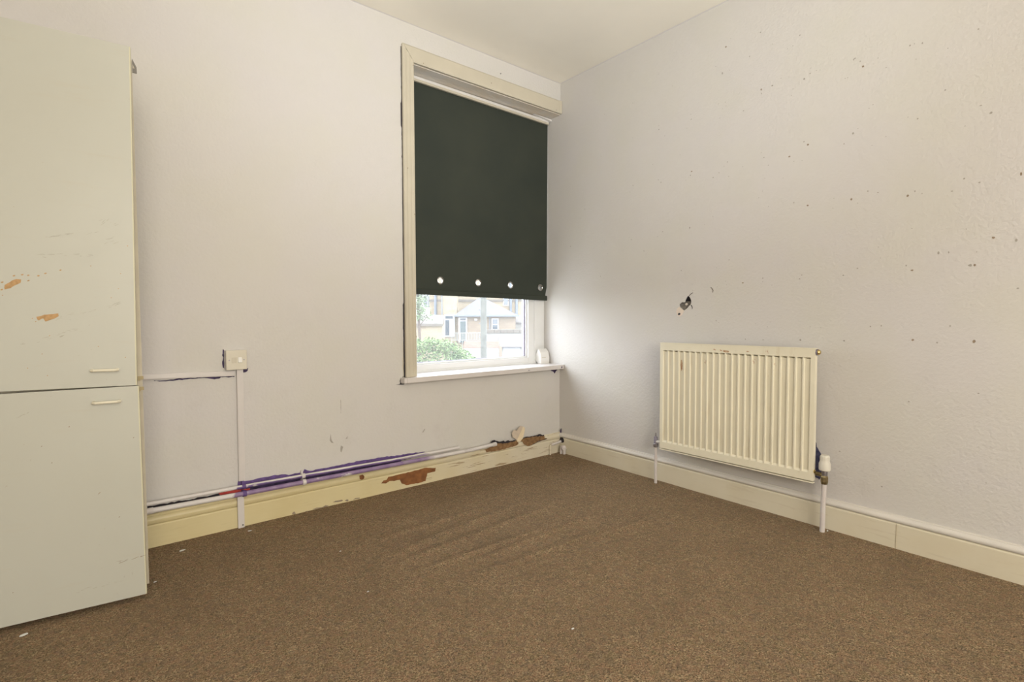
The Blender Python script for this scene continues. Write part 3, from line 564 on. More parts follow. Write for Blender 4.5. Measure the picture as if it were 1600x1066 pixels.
tv = trunk('cable_trunking', 'upright white cable trunking dropping from the switch to the pipes', -0.0135, 0.0135, 0.212, 0.735, -0.0005, -0.0140)
tv.location = (-2.0765, 0, 0); tv.rotation_euler = (0, R(0.4), 0)
bm = B(); box(bm, -0.0105, 0.0105, -0.0160, -0.0140, 0.214, 0.7348, 0.0008); obj('clip_on_lid', bm, M['sillpaint'], tv)
tf = trunk('cable_trunking', 'short white trunking piece over the skirting below the pipes', -0.0135, 0.0135, -0.002, 0.158, -0.0225, -0.034)
tf.location = (-2.0865, 0, 0)
bm = B(); tube(bm, [(0.006, -0.0335, 0.012), (0.006, -0.0350, 0.012)], 0.0035, 8); obj('screw_hole', bm, M['dark'], tf)
bm = B()
pts = [(-2.97, -0.030, 0.0085), (-2.43, -0.030, 0.0075), (-2.10, -0.030, 0.005), (-1.80, -0.030, 0.001), (-1.54, -0.030, -0.003), (-1.28, -0.030, -0.008), (-0.884, -0.030, -0.008)]
up = tube(bm, pts, 0.0085, 14)
p1 = obj('heating_pipe', bm, M['pipe'], smooth=True, loc=(0, 0, 0.1850)); tag(p1, 'upper of two painted pipes above the skirting, ending short of the corner', 'pipe')
bm = B(); pts = [(-2.97, -0.041, 0.009), (-2.43, -0.041, 0.0075), (-2.10, -0.041, 0.0025), (-1.80, -0.041, 0.0), (-1.54, -0.041, -0.0022), (-1.28, -0.041, -0.0040), (-0.80, -0.041, -0.0080), (-0.612, -0.038, -0.0020)]
tube(bm, pts, 0.0112, 14); p2 = obj('heating_pipe', bm, M['pipe_low'], smooth=True, loc=(0, 0, 0.1575)); tag(p2, 'lower thicker painted pipe above the skirting with a cut white end', 'pipe')
bm = B(); tube(bm, [(-0.635, -0.0385, -0.0030), (-0.608, -0.038, -0.002)], [0.0135, 0.0135], 14); obj('pipe_end_cap', bm, M['sillpaint'], p2, True)
bm = B(); tube(bm, [(-2.450, -0.041, 0.0078), (-2.418, -0.041, 0.0072)], 0.0135, 14); obj('pipe_coupling', bm, M['ppipe'], p2, True)
def clip(x, z1, z2, lab, m):
    c = thing('pipe_clip', lab, 'pipe clip', (x, 0, 0))
    for z, r_, yc in ((z1, 0.0085, -0.030), (z2, 0.0112, -0.041)):
        bm = B(); n = 10; prev = None
        for k in range(n+1):
            a = PI*(-0.15+1.3*k/n); q = []
            for xx in (-0.008, 0.008):
                for ra in (r_+0.0006, r_+0.0032): q.append(bm.verts.new((xx, yc-ra*math.sin(a), z+ra*math.cos(a))))
            if prev:
                for i, j in ((0, 1), (1, 3), (3, 2), (2, 0)): bm.faces.new((prev[i], prev[j], q[j], q[i]))
            else: bm.faces.new((q[0], q[1], q[3], q[2]))
            prev = q
        bm.faces.new((prev[0], prev[1], prev[3], prev[2]))
        box(bm, -0.006, 0.006, -0.030 if yc < -0.035 else -0.022, -0.0005, z-0.007, z+0.007, 0.001)
        obj('clip_ring', bm, m, c, True)
    bm = B(); box(bm, -0.005, 0.005, -0.012, -0.0005, z1+0.006, z1+0.022, 0.002); obj('screw_tab', bm, m, c)
clip(-1.805, 0.1860, 0.1575, 'white double clip holding the purple part of the pipes', M['sillpaint'])
clip(-2.072, 0.1898, 0.1598, 'purple painted double clip where the upright trunking meets the pipes', M['purple'])
# stub of pipe and old valve in the corner
cp = thing('pipe_stub', 'short painted pipe stub with a lumpy fitting in the corner by the skirting', 'pipe', (0, 0, 0))
bm = B(); tube(bm, [(-0.115, -0.036, 0.070), (-0.05, -0.036, 0.076), (-0.022, -0.036, 0.082)], 0.0085, 12); obj('pipe', bm, M['ppipe'], cp, True)
bm = B(); tube(bm, [(-0.120, -0.030, -0.003), (-0.120, -0.030, 0.062), (-0.112, -0.032, 0.070)], 0.007, 10); obj('riser', bm, M['skirtL'], cp, True)
bm = B(); tube(bm, [(-0.042, -0.060, -0.003), (-0.042, -0.060, 0.030), (-0.036, -0.062, 0.052)], [0.010, 0.010, 0.013], 10)
tube(bm, [(-0.036, -0.085, -0.003), (-0.036, -0.085, 0.026), (-0.034, -0.088, 0.046)], [0.010, 0.012, 0.015], 10)
bmesh.ops.create_icosphere(bm, subdivisions=2, radius=0.019, matrix=Matrix.Translation((-0.036, -0.078, 0.045)))
for v in bm.verts: v.co += Vector((0.004, 0.004, 0.004))*noise.noise(v.co*70)
obj('fitting', bm, M['ppipe'], cp, True)
decal('pipe_hole', [[(-0.060, 0.075), (-0.028, 0.075), (-0.022, 0.090), (-0.030, 0.108), (-0.052, 0.112), (-0.066, 0.100), (-0.070, 0.085)]], onright(0.0218), M['dark'], skR, 0.002, 0.008, label='dark hole where a pipe enters the skirting')

# ------------------------------------------------------------------ radiator
ra = thing('radiator', 'cream ribbed single panel radiator with rust marks below the hole in the wall', 'radiator', (-0.075, -1.3133, 0.2235), (R(-0.35), 0, 0))
RL, RH, NC = 0.4045, 0.597, 23          # half length, height, number of pressed channels
bm = B()
x_f, x_r = -0.017, -0.0105               # panel face and the depth of the channels
ys_, types = [], []
pitch = (2*RL-0.030)/NC; y0 = RL-0.013
prof = [(RL, 0)]
for i in range(NC):
    c = y0-(i+0.5)*pitch-0.002
    prof += [(c+pitch*0.415, 0), (c+pitch*0.315, 1), (c-pitch*0.315, 1), (c-pitch*0.415, 0)]
prof += [(-RL, 0)]
zs_ = [0.0, 0.036, 0.046, RH-0.0430, RH-0.0422, RH-0.0372, RH-0.0362, RH]
def depth(k, flag): return (x_r if k in (2, 3) else x_f+0.018) if (flag and 2 <= k <= 5) else x_f
gr = [[bm.verts.new((depth(k, fl_), y, z)) for k, z in enumerate(zs_)] for y, fl_ in prof]
for i in range(len(prof)-1):
    for k in range(len(zs_)-1): bm.faces.new((gr[i][k], gr[i+1][k], gr[i+1][k+1], gr[i][k+1]))
# rolled top and bottom edges, side returns and back sheet
for idx, dz in ((0, -0.001), (len(zs_)-1, 0.003)):
    a = [gr[i][idx] for i in range(len(prof))]
    b = [bm.verts.new((x_f+0.003, v.co.y, v.co.z+dz)) for v in a]; c = [bm.verts.new((0.010, v.co.y, v.co.z+dz*0.6)) for v in a]
    for p, q in ((a, b), (b, c)):
        for i in range(len(p)-1): bm.faces.new((p[i], p[i+1], q[i+1], q[i]))
for i in (0, len(prof)-1):
    col_ = gr[i]; back = [bm.verts.new((0.010, v.co.y, v.co.z)) for v in col_]
    for k in range(len(zs_)-1): bm.faces.new((col_[k], col_[k+1], back[k+1], back[k]))
bb = [bm.verts.new((0.010, s, z)) for s, z in ((RL, 0), (-RL, 0), (-RL, RH), (RL, RH))]; bm.faces.new(bb)
obj('panel', bm, M['rad'], ra)
bm = B(); box(bm, x_f-0.0012, 0.002, -RL-0.0015, RL+0.0015, -0.0100, -0.0052, 0.0012); obj('bottom_seam', bm, M['rad'], ra)
bm = B(); box(bm, x_f-0.0010, 0.008, -RL-0.0012, RL+0.0012, RH+0.0005, RH+0.0062, 0.0012); obj('top_seam', bm, M['rad'], ra)
rust = lambda u, v: (x_f-0.0006, u, v)
for pb in (blob(0.012, RH-0.0265, 0.019, 0.0060, 0.1, 61, 14), blob(0.040, RH-0.023, 0.008, 0.0035, 0.5, 62), blob(-0.10, RH-0.022, 0.008, 0.0025, 0, 63), blob(0.075, RH-0.02, 0.007, 0.003, 0.3, 64)): decal('rust_patch', [pb], rust, M['rust'], ra, 0.001, 0.005)
decal('rust_patch', [blob(y0-3.5*pitch-0.002, RH-0.115, 0.0068, 0.034, 0, 65, 16)], lambda u, v: (x_r-0.0006, u, v), M['rust'], ra, 0.001, 0.006)
for y in (-0.30, 0.30):
    bm = B(); box(bm, 0.010, 0.0745, y-0.018, y+0.018, 0.10, RH-0.08, 0.001); obj('wall_bracket', bm, M['steel'], ra)
bm = B(); tube(bm, [(-0.002, -RL-0.001, RH-0.012), (-0.002, -RL-0.007, RH-0.012)], 0.0145, 8); obj('valve_seat', bm, M['valvecap'], ra)
bm = B(); tube(bm, [(-0.002, -RL-0.007, RH-0.012), (-0.002, -RL-0.011, RH-0.012), (-0.002, -RL-0.017, RH-0.012)], [0.0125, 0.0125, 0.007], 8)
obj('bleed_valve', bm, M['brass'], ra, True, label='brass bleed valve at the top corner')
bm = B(); tube(bm, [(-0.002, -RL+0.004, 0.043), (-0.002, -RL-0.0035, 0.043)], 0.009, 10); obj('brass_tail', bm, M['brass'], ra, True)
bm = B(); tube(bm, [(-0.002, RL, 0.027), (-0.002, RL+0.036, 0.027)], 0.008, 10); obj('brass_tail', bm, M['rocker'], ra, True)
# lockshield valve and pipe on the window side
va = thing('radiator_pipe', 'thin painted pipe with a bare grey lockshield valve on the window side of the radiator', 'pipe', (-0.077, -0.872, 0))
bm = B(); tube(bm, [(0.004, 0.0, -0.004), (0.002, 0, 0.12), (0, 0, 0.222)], 0.0082, 12); obj('pipe', bm, M['ppipe'], va, True)
bm = B(); tube(bm, [(0, 0, 0.214), (0, 0, 0.219), (0, 0, 0.232), (0, 0, 0.236)], [0.012, 0.0145, 0.0145, 0.012], 8); obj('nut', bm, M['steel'], va)
bm = B(); tube(bm, [(0, 0, 0.234), (0, 0, 0.240), (0, 0, 0.272), (0, 0, 0.276)], [0.0095, 0.0115, 0.0105, 0.008], 12); obj('valve_body', bm, M['valvecap'], va, True)
bm = B(); tube(bm, [(0, 0, 0.276), (0, 0, 0.296)], [0.0045, 0.0035], 8); obj('spindle', bm, M['steel'], va)
# thermostatic valve and pipe on the other side
vt = thing('radiator_pipe', 'white painted pipe with a thermostatic valve on the far side of the radiator', 'pipe', (-0.072, -1.7585, 0))
bm = B(); tube(bm, [(0.002, 0.004, -0.004), (0.001, 0.003, 0.10), (0, 0, 0.228)], 0.0105, 14); obj('pipe', bm, M['ppipe'], vt, True)
bm = B(); tube(bm, [(0, 0, 0.220), (0, 0, 0.232), (0, 0, 0.252), (0, 0, 0.262)], [0.013, 0.0155, 0.0155, 0.012], 8); tube(bm, [(0, 0.004, 0.260), (0, 0.036, 0.260)], [0.011, 0.009], 8)
obj('valve_body', bm, M['oldbrass'], vt)
bm = B(); tube(bm, [(0, 0, 0.258), (0, 0, 0.286)], 0.0125, 12); obj('valve_neck', bm, M['steel'], vt, True)
bm = B(); tube(bm, [(0, 0, 0.282), (0, 0, 0.285), (0, 0, 0.312), (0, 0, 0.326), (0, 0, 0.347), (0, 0, 0.351)], [0.021, 0.0235, 0.0235, 0.0190, 0.0185, 0.016], 20)
obj('thermostatic_head', bm, M['trv'], vt, True, label='white thermostatic head')
bm = B()
for k in range(16):
    a = 2*PI*k/16; box(bm, -0.0010, 0.0010, -0.0198, -0.0180, 0.328, 0.344, 0, M=Matrix.Rotation(a, 4, 'Z'))
obj('grip_ribs', bm, M['trv'], vt, kind='stuff')

# ------------------------------------------------------------------ tall cupboard with two ajar doors
cu = thing('tall_cupboard', 'tall cream laminate cupboard with two scuffed doors standing ajar', 'cupboard', (-2.462, -0.405, 0), (0, R(0.12), 0))
CW, CDp, CH = 0.50, 0.315, 1.855
bm = B()
box(bm, -0.016, 0, 0, CDp, 0.016, CH, 0.0008); obj('side_panel', bm, M['carcass'], cu)
bm = B(); box(bm, -CW, -CW+0.016, 0, CDp, 0.016, CH, 0.0008); obj('side_panel', bm, M['carcass'], cu)
for z in (0.016, 0.735, CH-0.016):
    bm = B(); box(bm, -CW+0.016, -0.016, 0.001, CDp, z, z+0.016, 0.0008); obj('shelf', bm, M['carcass'], cu)
bm = B(); box(bm, -CW+0.016, -0.016, CDp-0.006, CDp, 0.032, CH-0.016); obj('back_panel', bm, M['carcass'], cu)
bm = B(); box(bm, -CW+0.02, -0.02, 0.05, 0.066, 0.0, 0.016); obj('plinth', bm, M['carcass'], cu)
TH = R(7.5)
def cup_door(z0, z1, roll, lab, dx=0.0):
    """hinged on the left; local x runs along the door from its free (right) edge, negative to the left"""
    piv = Vector((-2.4752+2.462, -0.4899+0.405, z0))
    d = bpy.data.objects.new('door', None)
    bm = B(); W = 0.505
    box(bm, -W, -0.0012, 0, 0.018, 0, z1-z0, 0.0012)
    d = obj('door', bm, M['door'], cu, label=lab)
    d.location = piv + Vector((dx*math.cos(TH), -dx*math.sin(TH), 0)); d.rotation_euler = (Matrix.Rotation(-TH, 4, 'Z') @ Matrix.Rotation(roll, 4, 'Y')).to_euler()
    bm = B(); box(bm, -0.0012, 0.0003, 0.0004, 0.0176, 0.001, z1-z0-0.001); box(bm, -0.0030, 0.0001, -0.0002, 0.001, 0.001, z1-z0-0.001); obj('edge_strip', bm, M['lamin_edge'], d)
    return d
def handle(d, x0, x1, z):
    bm = B(); n = 8
    pts = [(x0, 0.0, z), (x0, -0.014, z), (x0+0.006, -0.021, z+0.0003), ((x0+x1)/2, -0.0235, z+0.0006), (x1-0.006, -0.021, z+0.0003), (x1, -0.014, z), (x1, 0.0, z)]
    tube(bm, pts, [0.0055, 0.005, 0.0045, 0.0042, 0.0045, 0.005, 0.0055], 10); obj('handle', bm, M['handle'], d, True, label='cream bow handle')
DL0, DL1 = 0.0185, 0.7415
dl = cup_door(DL0, DL1, R(-0.25), 'lower cream door with grey scuffs near the floor')
du = cup_door(0.7435, 1.8635, R(0.64), 'upper cream door with two brown chips in the laminate', -0.0078)
handle(du, -0.117, -0.051, 0.0555); handle(dl, -0.120, -0.052, 0.6765)
def on(d, name, polys, m, amp=0.0, step=0.006, kind=None): return decal(name, polys, lambda u, v: (u, -0.0006, v), m, d, amp, step, kind)
on(du, 'laminate_chip', [[(-0.3187,0.3243),(-0.3025,0.3381),(-0.2927,0.3432),(-0.2815,0.3424),(-0.2827,0.3325),(-0.2956,0.324),(-0.3054,0.315),(-0.319,0.3099)]], M['chip'], 0.0012, 0.006)
on(du, 'laminate_chip', [[(-0.2493,0.2283),(-0.2304,0.2353),(-0.2099,0.2376),(-0.197,0.2398),(-0.1961,0.231),(-0.2103,0.2206),(-0.2283,0.2137),(-0.2332,0.2238),(-0.2435,0.2169),(-0.2474,0.2203)]], M['chip'], 0.0012, 0.006)
on(du, 'specks', [blob(x, z, 0.0035 if i < 9 else 0.0018, 0.0022 if i < 9 else 0.0014, 0.4, i) for i, (x, z) in enumerate([(-0.3242,0.3319),(-0.2974,0.3528),(-0.2788,0.3571),(-0.265,0.3559),(-0.2648,0.3399),(-0.2416,0.3558),(-0.2252,0.364),(-0.189,0.3763),(-0.3257,0.3097),(-0.3241,0.2928),(-0.1142,0.3939),(-0.2584,0.2235),(-0.2511,0.2135),(-0.0441,0.3236),(-0.0375,0.3738),(-0.219,0.1696),(-0.0998,0.1333),(-0.2381,0.1123),(-0.2726,0.0696),(-0.2267,0.0439),(-0.0175,0.4665),(-0.0633,0.293),(-0.0296,0.0958)])], M['chip'], kind='stuff')
def smear(pairs, seed, n, thick, par, m=M['scuff']):
    rnd = random.Random(seed); P = []
    for (a, b), w_ in pairs:
        L = math.hypot(b[0]-a[0], b[1]-a[1]); rot = math.atan2(b[1]-a[1], b[0]-a[0])
        for k in range(int(n*L/0.06)):
            t = rnd.random(); off = rnd.gauss(0, w_)
            P.append(blob(a[0]+(b[0]-a[0])*t-off*math.sin(rot), a[1]+(b[1]-a[1])*t+off*math.cos(rot), rnd.uniform(0.002, 0.011), rnd.uniform(0.0003, thick), rot+rnd.uniform(-.25, .25), seed*1000+k+len(P), 8))
    on(par, 'scuff_marks', P, m, kind='stuff')
smear([(((-0.1177, 0.4997), (-0.056, 0.5478)), 0.01), (((-0.0855, 0.4608), (-0.0459, 0.4819)), 0.007), (((-0.2849, 0.1435), (-0.1397, 0.1899)), 0.005), (((-0.2129, 0.2206), (-0.0323, 0.276)), 0.003), (((-0.228, 0.4756), (-0.1552, 0.496)), 0.003), (((-0.2392, 0.4213), (-0.108, 0.4312)), 0.003)], 3, 7, 0.0011, du)
smear([(((-0.0697, 0.1313), (-0.0043, 0.1348)), 0.002)], 5, 10, 0.0012, dl, M['stain'])
smear([(((-0.2143, 0.0599), (-0.0513, 0.0665)), 0.002), (((-0.1299, 0.0444), (-0.1302, 0.0349)), 0.0005), (((-0.2873, 0.0171), (-0.2876, 0.0088)), 0.0005), (((-0.1706, 0.0709), (-0.1721, 0.0604)), 0.0006), (((-0.0594, 0.0912), (-0.0601, 0.0689)), 0.0008), (((-0.0377, 0.0853), (-0.0372, 0.0626)), 0.0008), (((-0.3229, 0.6375), (-0.2803, 0.6598)), 0.001)], 6, 5, 0.0011, dl)
on(dl, 'specks', [blob(x, z, 0.0022, 0.0014, 0.9, i) for i, (x, z) in enumerate([(-0.1176,0.3735),(-0.1147,0.3766),(-0.0664,0.2849),(-0.2304,0.4944),(-0.2525,0.5508),(-0.1844,0.6045),(-0.0193,0.5481),(-0.3357,0.1028)])], M['stain'], kind='stuff')
for z in (0.760, 0.722):
    bm = B(); box(bm, -0.0155, 0.0030, -0.0035, 0.0, z-0.006, z+0.006, 0.0008); box(bm, -0.0150, -0.006, -0.0045, -0.0035, z-0.009, z-0.006, 0.0003); obj('catch_plate', bm, M['carcass_d'], cu)
bm = B()                                 # bent metal stay screwed to the top corner
prism(bm, [(0.0, -0.046), (0.0, 0.0), (0.012, -0.026), (0.0125, -0.046)], lambda u, v, k: (0.0006+u, (-0.004, 0.0)[k], CH+0.004+v))
obj('metal_stay', bm, M['stay'], cu, label='bent grey metal bracket at the top corner')
bm = B(); prism(bm, [(0.001, -0.032), (0.001, -0.018), (0.006, -0.032)], lambda u, v, k: (0.0006+u, (-0.0055, -0.004)[k], CH+0.004+v)); obj('stay_lip', bm, M['carcass'], cu)
# ------------------------------------------------------------------ litter on the carpet
lab = ['white paint flake on the carpet beside the left skirting', 'white paint flake on the carpet under the short trunking', 'pale scrap on the carpet in front of the cupboard', 'tiny white crumb on the carpet beside the cupboard door', 'white crumb at the foot of the thermostatic valve pipe', 'pale fleck on the open carpet facing the radiator', 'pale fleck on the carpet ahead of the cupboard', 'small pale fleck farther out on the carpet']
sz = [0.014, 0.010, 0.013, 0.006, 0.008, 0.006, 0.005, 0.005]
for i, ((x, y, z), l) in enumerate(zip(FLAKES, lab)):
    bm = B(); rnd = random.Random(i+20); s = sz[i]; a0 = rnd.uniform(-0.4, 0.4)
    pl = [(s*rnd.uniform(.7, 1)*math.cos(t), s*0.45*rnd.uniform(.7, 1)*math.sin(t)) for t in [2*PI*k/8 for k in range(8)]]
    prism(bm, pl, lambda u, v, k: (u*math.cos(a0)-v*math.sin(a0), u*math.sin(a0)+v*math.cos(a0), 0.001+0.0022*k+0.1*abs(v)))
    o = obj('paint_flake', bm, M['rocker'], loc=(x, y, ruck(x, y)+0.0005)); tag(o, l, 'paint flake')

# ------------------------------------------------------------------ outside: the back street seen under the blind
EO = Vector((-2.59325, -2.62860, 0)); EA = -0.6112            # a street frame: local y runs away from this house, x along the street
def ext(name, label, cat, s, d, z=-3.0, group=None):
    v = Matrix.Rotation(EA, 3, 'Z') @ Vector((s, d, 0))
    return thing(name, label, cat, (EO.x+v.x, EO.y+v.y, z), (0, 0, EA), group)
def bx(name, m, par, x0, x1, y0, y1, z0, z1, bev=0): bm = B(); box(bm, x0, x1, y0, y1, z0, z1, bev); return obj(name, bm, m, par)
def brickmat(name, c1, c2, mortar, sc, bw, bh):
    n = NT(name, 0.9, 0.1); t = n.t.nodes.new('ShaderNodeTexBrick'); t.inputs['Scale'].default_value = sc
    t.inputs['Color1'].default_value = (*c1, 1); t.inputs['Color2'].default_value = (*c2, 1); t.inputs['Mortar'].default_value = (*mortar, 1)
    t.inputs['Brick Width'].default_value = bw; t.inputs['Row Height'].default_value = bh; t.inputs['Mortar Size'].default_value = 0.012
    mp = n.t.nodes.new('ShaderNodeMapping'); mp.inputs['Rotation'].default_value = (PI/2, 0, 0); n.t.links.new(n.tc, mp.inputs['Vector']); n.t.links.new(mp.outputs[0], t.inputs['Vector'])
    return n.done(n.mix(n.rng(n.noise(1.5, 4), 0.3, 0.7, 0, 0.35), t.outputs['Color'], mortar))
X = {'stone': brickmat('yellow_stone', (0.218, 0.176, 0.113), (0.185, 0.143, 0.092), (0.151, 0.130, 0.101), 1.0, 0.55, 0.24),
     'brown': brickmat('brown_stone', (0.151, 0.113, 0.080), (0.176, 0.139, 0.097), (0.113, 0.092, 0.071), 1.0, 0.45, 0.2),
     'brick': brickmat('red_brick', (0.176, 0.084, 0.059), (0.210, 0.113, 0.080), (0.176, 0.143, 0.122), 1.0, 0.24, 0.085),
     'slate': mat('slate_roof', (0.076, 0.071, 0.071), 0.8, var=0.3, vscale=6), 'slate2': mat('stone_slates', (0.094, 0.083, 0.073), 0.85, var=0.3, vscale=5),
     'render': mat('pale_render', (0.187, 0.177, 0.156), 0.9, var=0.1, vscale=2), 'white': mat('white_joinery', (0.303, 0.307, 0.310), 0.5),
     'dkdoor': mat('dark_door_paint', (0.042, 0.055, 0.055), 0.5), 'glass': mat('far_window_glass', (0.038, 0.046, 0.055), 0.1, spec=0.5),
     'pole': mat('weathered_pole', (0.084, 0.084, 0.071), 0.9, var=0.3, vscale=4), 'ground': mat('tarmac', (0.134, 0.130, 0.126), 0.95, var=0.2, vscale=1),
     'pipe': mat('grey_downpipe', (0.092, 0.105, 0.122), 0.6), 'coping': mat('coping_stone', (0.097, 0.083, 0.067), 0.9, var=0.2, vscale=3),
     'leaf': mat('hedge_leaf', (0.055, 0.092, 0.029), 0.7, col2=(0.101, 0.143, 0.050), vscale=3), 'leaf2': mat('tree_leaf', (0.063, 0.097, 0.042), 0.7, col2=(0.105, 0.139, 0.067), vscale=2), 'bark': mat('bark', (0.067, 0.050, 0.038), 0.9),
     'rail': mat('pale_railing', (0.206, 0.200, 0.176), 0.6), 'gate': mat('white_garage_door', (0.242, 0.248, 0.254), 0.5, var=0.04, vscale=3)}
bm = B(); vsq = [bm.verts.new(EO+Matrix.Rotation(EA, 3, 'Z')@Vector(p)+Vector((0, 0, -3.0))) for p in ((-60, 3.2, 0), (60, 3.2, 0), (60, 90, 0), (-60, 90, 0))]; bm.faces.new(vsq); structure('street_ground', bm, X['ground'])
def dX(px, D): return D*(px-740)/802.0
def dZ(py, D): return 0.97353+D*(494.7-py)/802.0+3.0        # heights above the street
# wooden pole
po = ext('utility_pole', 'tall weathered wooden pole standing in front of the houses', 'pole', 0.41, 21)
bm = B(); tube(bm, [(0, 0, -0.3), (0, 0, 3), (0, 0, 9.0)], [0.135, 0.128, 0.11], 14); obj('shaft', bm, X['pole'], po, True)
bm = B(); box(bm, -0.7, 0.7, -0.16, -0.06, 8.3, 8.45, 0.01); obj('crossarm', bm, X['pole'], po)
for k in range(4):
    bm = B(); tube(bm, [(-0.13, 0, 2.6+0.55*k), (-0.20, 0, 2.6+0.55*k)], 0.015, 6); obj('step_iron', bm, X['pipe'], po)
# leafy hedge
def leaves(bm, f, n, size, seed):
    rnd = random.Random(seed)
    for i in range(n):
        p = Vector(f(rnd)); a = rnd.uniform(0, 2*PI); t = rnd.uniform(-0.9, 0.9); s = size*rnd.uniform(0.6, 1.4)
        u = Vector((math.cos(a), math.sin(a), t)).normalized()*s; w = u.cross(Vector((rnd.uniform(-1, 1), rnd.uniform(-1, 1), rnd.uniform(-1, 1)))).normalized()*s*0.45
        vv = [bm.verts.new(p+q) for q in (-u, w*0.8, u, -w*0.8)]; bm.faces.new(vv)
hd = ext('leafy_bush', 'large leafy green bush below the window view, in front of the stone house', 'bush', -1.35, 19.5)
bm = B()
def hf(rnd):
    while True:
        x, y, z = rnd.uniform(-1.6, 1.7), rnd.uniform(-0.7, 0.7), rnd.uniform(0.2, 3.5)
        top_ = 3.15-0.55*max(0, x-0.35)**1.2-0.10*abs(x+0.3)+0.20*noise.noise((x*2.2, y*2.2, 1))
        if z < top_ and (abs(y) > 0.35 or z > top_-0.5 or abs(x) > 1.2): return (x, y, z)
leaves(bm, hf, 9000, 0.075, 8); obj('foliage', bm, X['leaf'], hd, kind='stuff')
bm = B()
for k in range(5): tube(bm, [(-0.2+0.1*k, 0, -0.1), (-0.5+0.28*k, 0.05*k-0.1, 1.2), (-1.1+0.55*k, 0.1*k-0.2, 2.3)], [0.05, 0.035, 0.015], 7)
obj('stems', bm, X['bark'], hd)
# garden tree at the left
te = ext('garden_tree', 'thin pale green tree beside the stone house', 'tree', -3.15, 30)
bm = B(); tube(bm, [(0, 0, -0.2), (0.05, 0, 2.5), (-0.05, 0.05, 4.8), (0.1, 0, 6.8)], [0.12, 0.09, 0.06, 0.02], 8)
for k in range(6): a = k*1.1; tube(bm, [(0, 0, 3.4+0.4*k), (0.5*math.cos(a), 0.5*math.sin(a), 4.0+0.4*k)], [0.03, 0.012], 6)
obj('trunk', bm, X['bark'], te, True)
bm = B(); leaves(bm, lambda r_: (r_.gauss(-0.05, 0.30), r_.gauss(0, 0.35), r_.uniform(3.75, 7.3)), 1900, 0.085, 3); obj('foliage', bm, X['leaf2'], te, kind='stuff')
# stone outbuilding at the left with sloping roof
ou = ext('stone_outbuilding', 'low yellow stone outbuilding with a sloping stone roof behind the bush', 'building', -3.6, 36)
zE, zR = dZ(508, 36), dZ(494, 37.5)
bx('wall', X['stone'], ou, -2.2, 1.42, 0, 3, -0.3, zE)
bm = B(); prism(bm, [(-0.15, zE-0.02), (1.5, zR+0.25), (1.5, zR+0.37), (-0.15, zE+0.12)], lambda u, v, k: ((-2.3, 1.5)[k], u, v-(0.0 if k == 0 else 0.32)*(u > 1))); obj('roof', bm, X['slate2'], ou)
bx('coping', X['coping'], ou, -2.3, 1.5, -0.2, 0.05, zE-0.06, zE+0.08)
# tall stone terrace behind everything
th = ext('stone_terrace', 'tall yellow stone terrace house with grey downpipes behind the hipped roof', 'building', 0, 52)
bx('wall', X['stone'], th, -4.4, 5.6, 0, 7, -0.5, 10.0)
bm = B(); prism(bm, [(-0.4, 9.9), (3.5, 12.6), (7.4, 9.9)], lambda u, v, k: ((-4.6, 5.8)[k], u, v)); obj('roof', bm, X['slate'], th)
for px in (681.5, 798, 807): bm = B(); tube(bm, [(dX(px, 52), -0.12, 1.0), (dX(px, 52), -0.12, 9.6)], 0.13, 8); obj('downpipe', bm, X['pipe'], th, True)
def window(par, x0, x1, z0, z1, y, bars=()):
    f = bx('window', X['white'], par, x0, x1, y-0.08, y+0.05, z0, z1)
    bw = 0.09; cells = [x0+bw]+[b for b in bars]+[x1-bw]
    for a, b in zip(cells, cells[1:]): bx('pane', X['glass'], f, a+(0.04 if a != x0+bw else 0), b-(0.04 if b != x1-bw else 0), y-0.10, y-0.07, z0+bw, z1-bw)
    return f
for px0, px1, py0, py1 in ((706, 716, 440, 470), (786, 795, 452, 478), (770, 779, 430, 456)): window(th, dX(px0, 52), dX(px1, 52), dZ(py1, 52), dZ(py0, 52), 0)
bx('stone_band', X['coping'], th, -4.45, 5.65, -0.08, 0.02, dZ(470, 52)-0.1, dZ(470, 52)+0.12)
# second terrace at the far left with a white bay
t2 = ext('white_fronted_house', 'pale rendered house front with a white window behind the garden tree', 'building', -9.2, 60)
bx('wall', X['render'], t2, -3.5, 3.2, 0, 6, -0.5, 9.0); bx('roof', X['slate'], t2, -3.7, 3.4, -0.3, 6.3, 9.0, 9.4)
window(t2, 9.2+dX(663, 60), 9.2+dX(676, 60), dZ(481, 60), dZ(461, 60), 0, (9.2+dX(669.5, 60),))
# near house with doors and hipped roof
ho = ext('hipped_roof_house', 'low brown stone house with a hipped grey roof, white framed doors and a small window', 'building', 0, 44)
ez = dZ(492.5, 44)
bx('wall', X['brown'], ho, dX(712, 44)+0.15, dX(808, 44)-0.1, 0.25, 5, -0.3, ez)
bm = B(); a = [bm.verts.new(p) for p in ((dX(709, 44), -0.1, ez-0.05), (dX(811, 44), -0.1, ez-0.05), (dX(811, 44), 5.3, ez-0.05), (dX(709, 44), 5.3, ez-0.05))]
apx = [bm.verts.new((0.45, 2.4, dZ(466, 46.4))), bm.verts.new((0.95, 2.4, dZ(466, 46.4)))]
for q in ((a[0], a[1], apx[1], apx[0]), (a[1], a[2], apx[1]), (a[2], a[3], apx[0], apx[1]), (a[3], a[0], apx[0])): bm.faces.new(q)
bm.faces.new(a[::-1]); obj('roof', bm, X['slate'], ho)
bx('gutter', X['pipe'], ho, dX(709, 44), dX(811, 44), -0.18, -0.06, ez-0.12, ez)
d1 = bx('door', X['white'], ho, dX(717, 44), dX(730, 44), 0.15, 0.3, dZ(535, 44), dZ(496, 44))
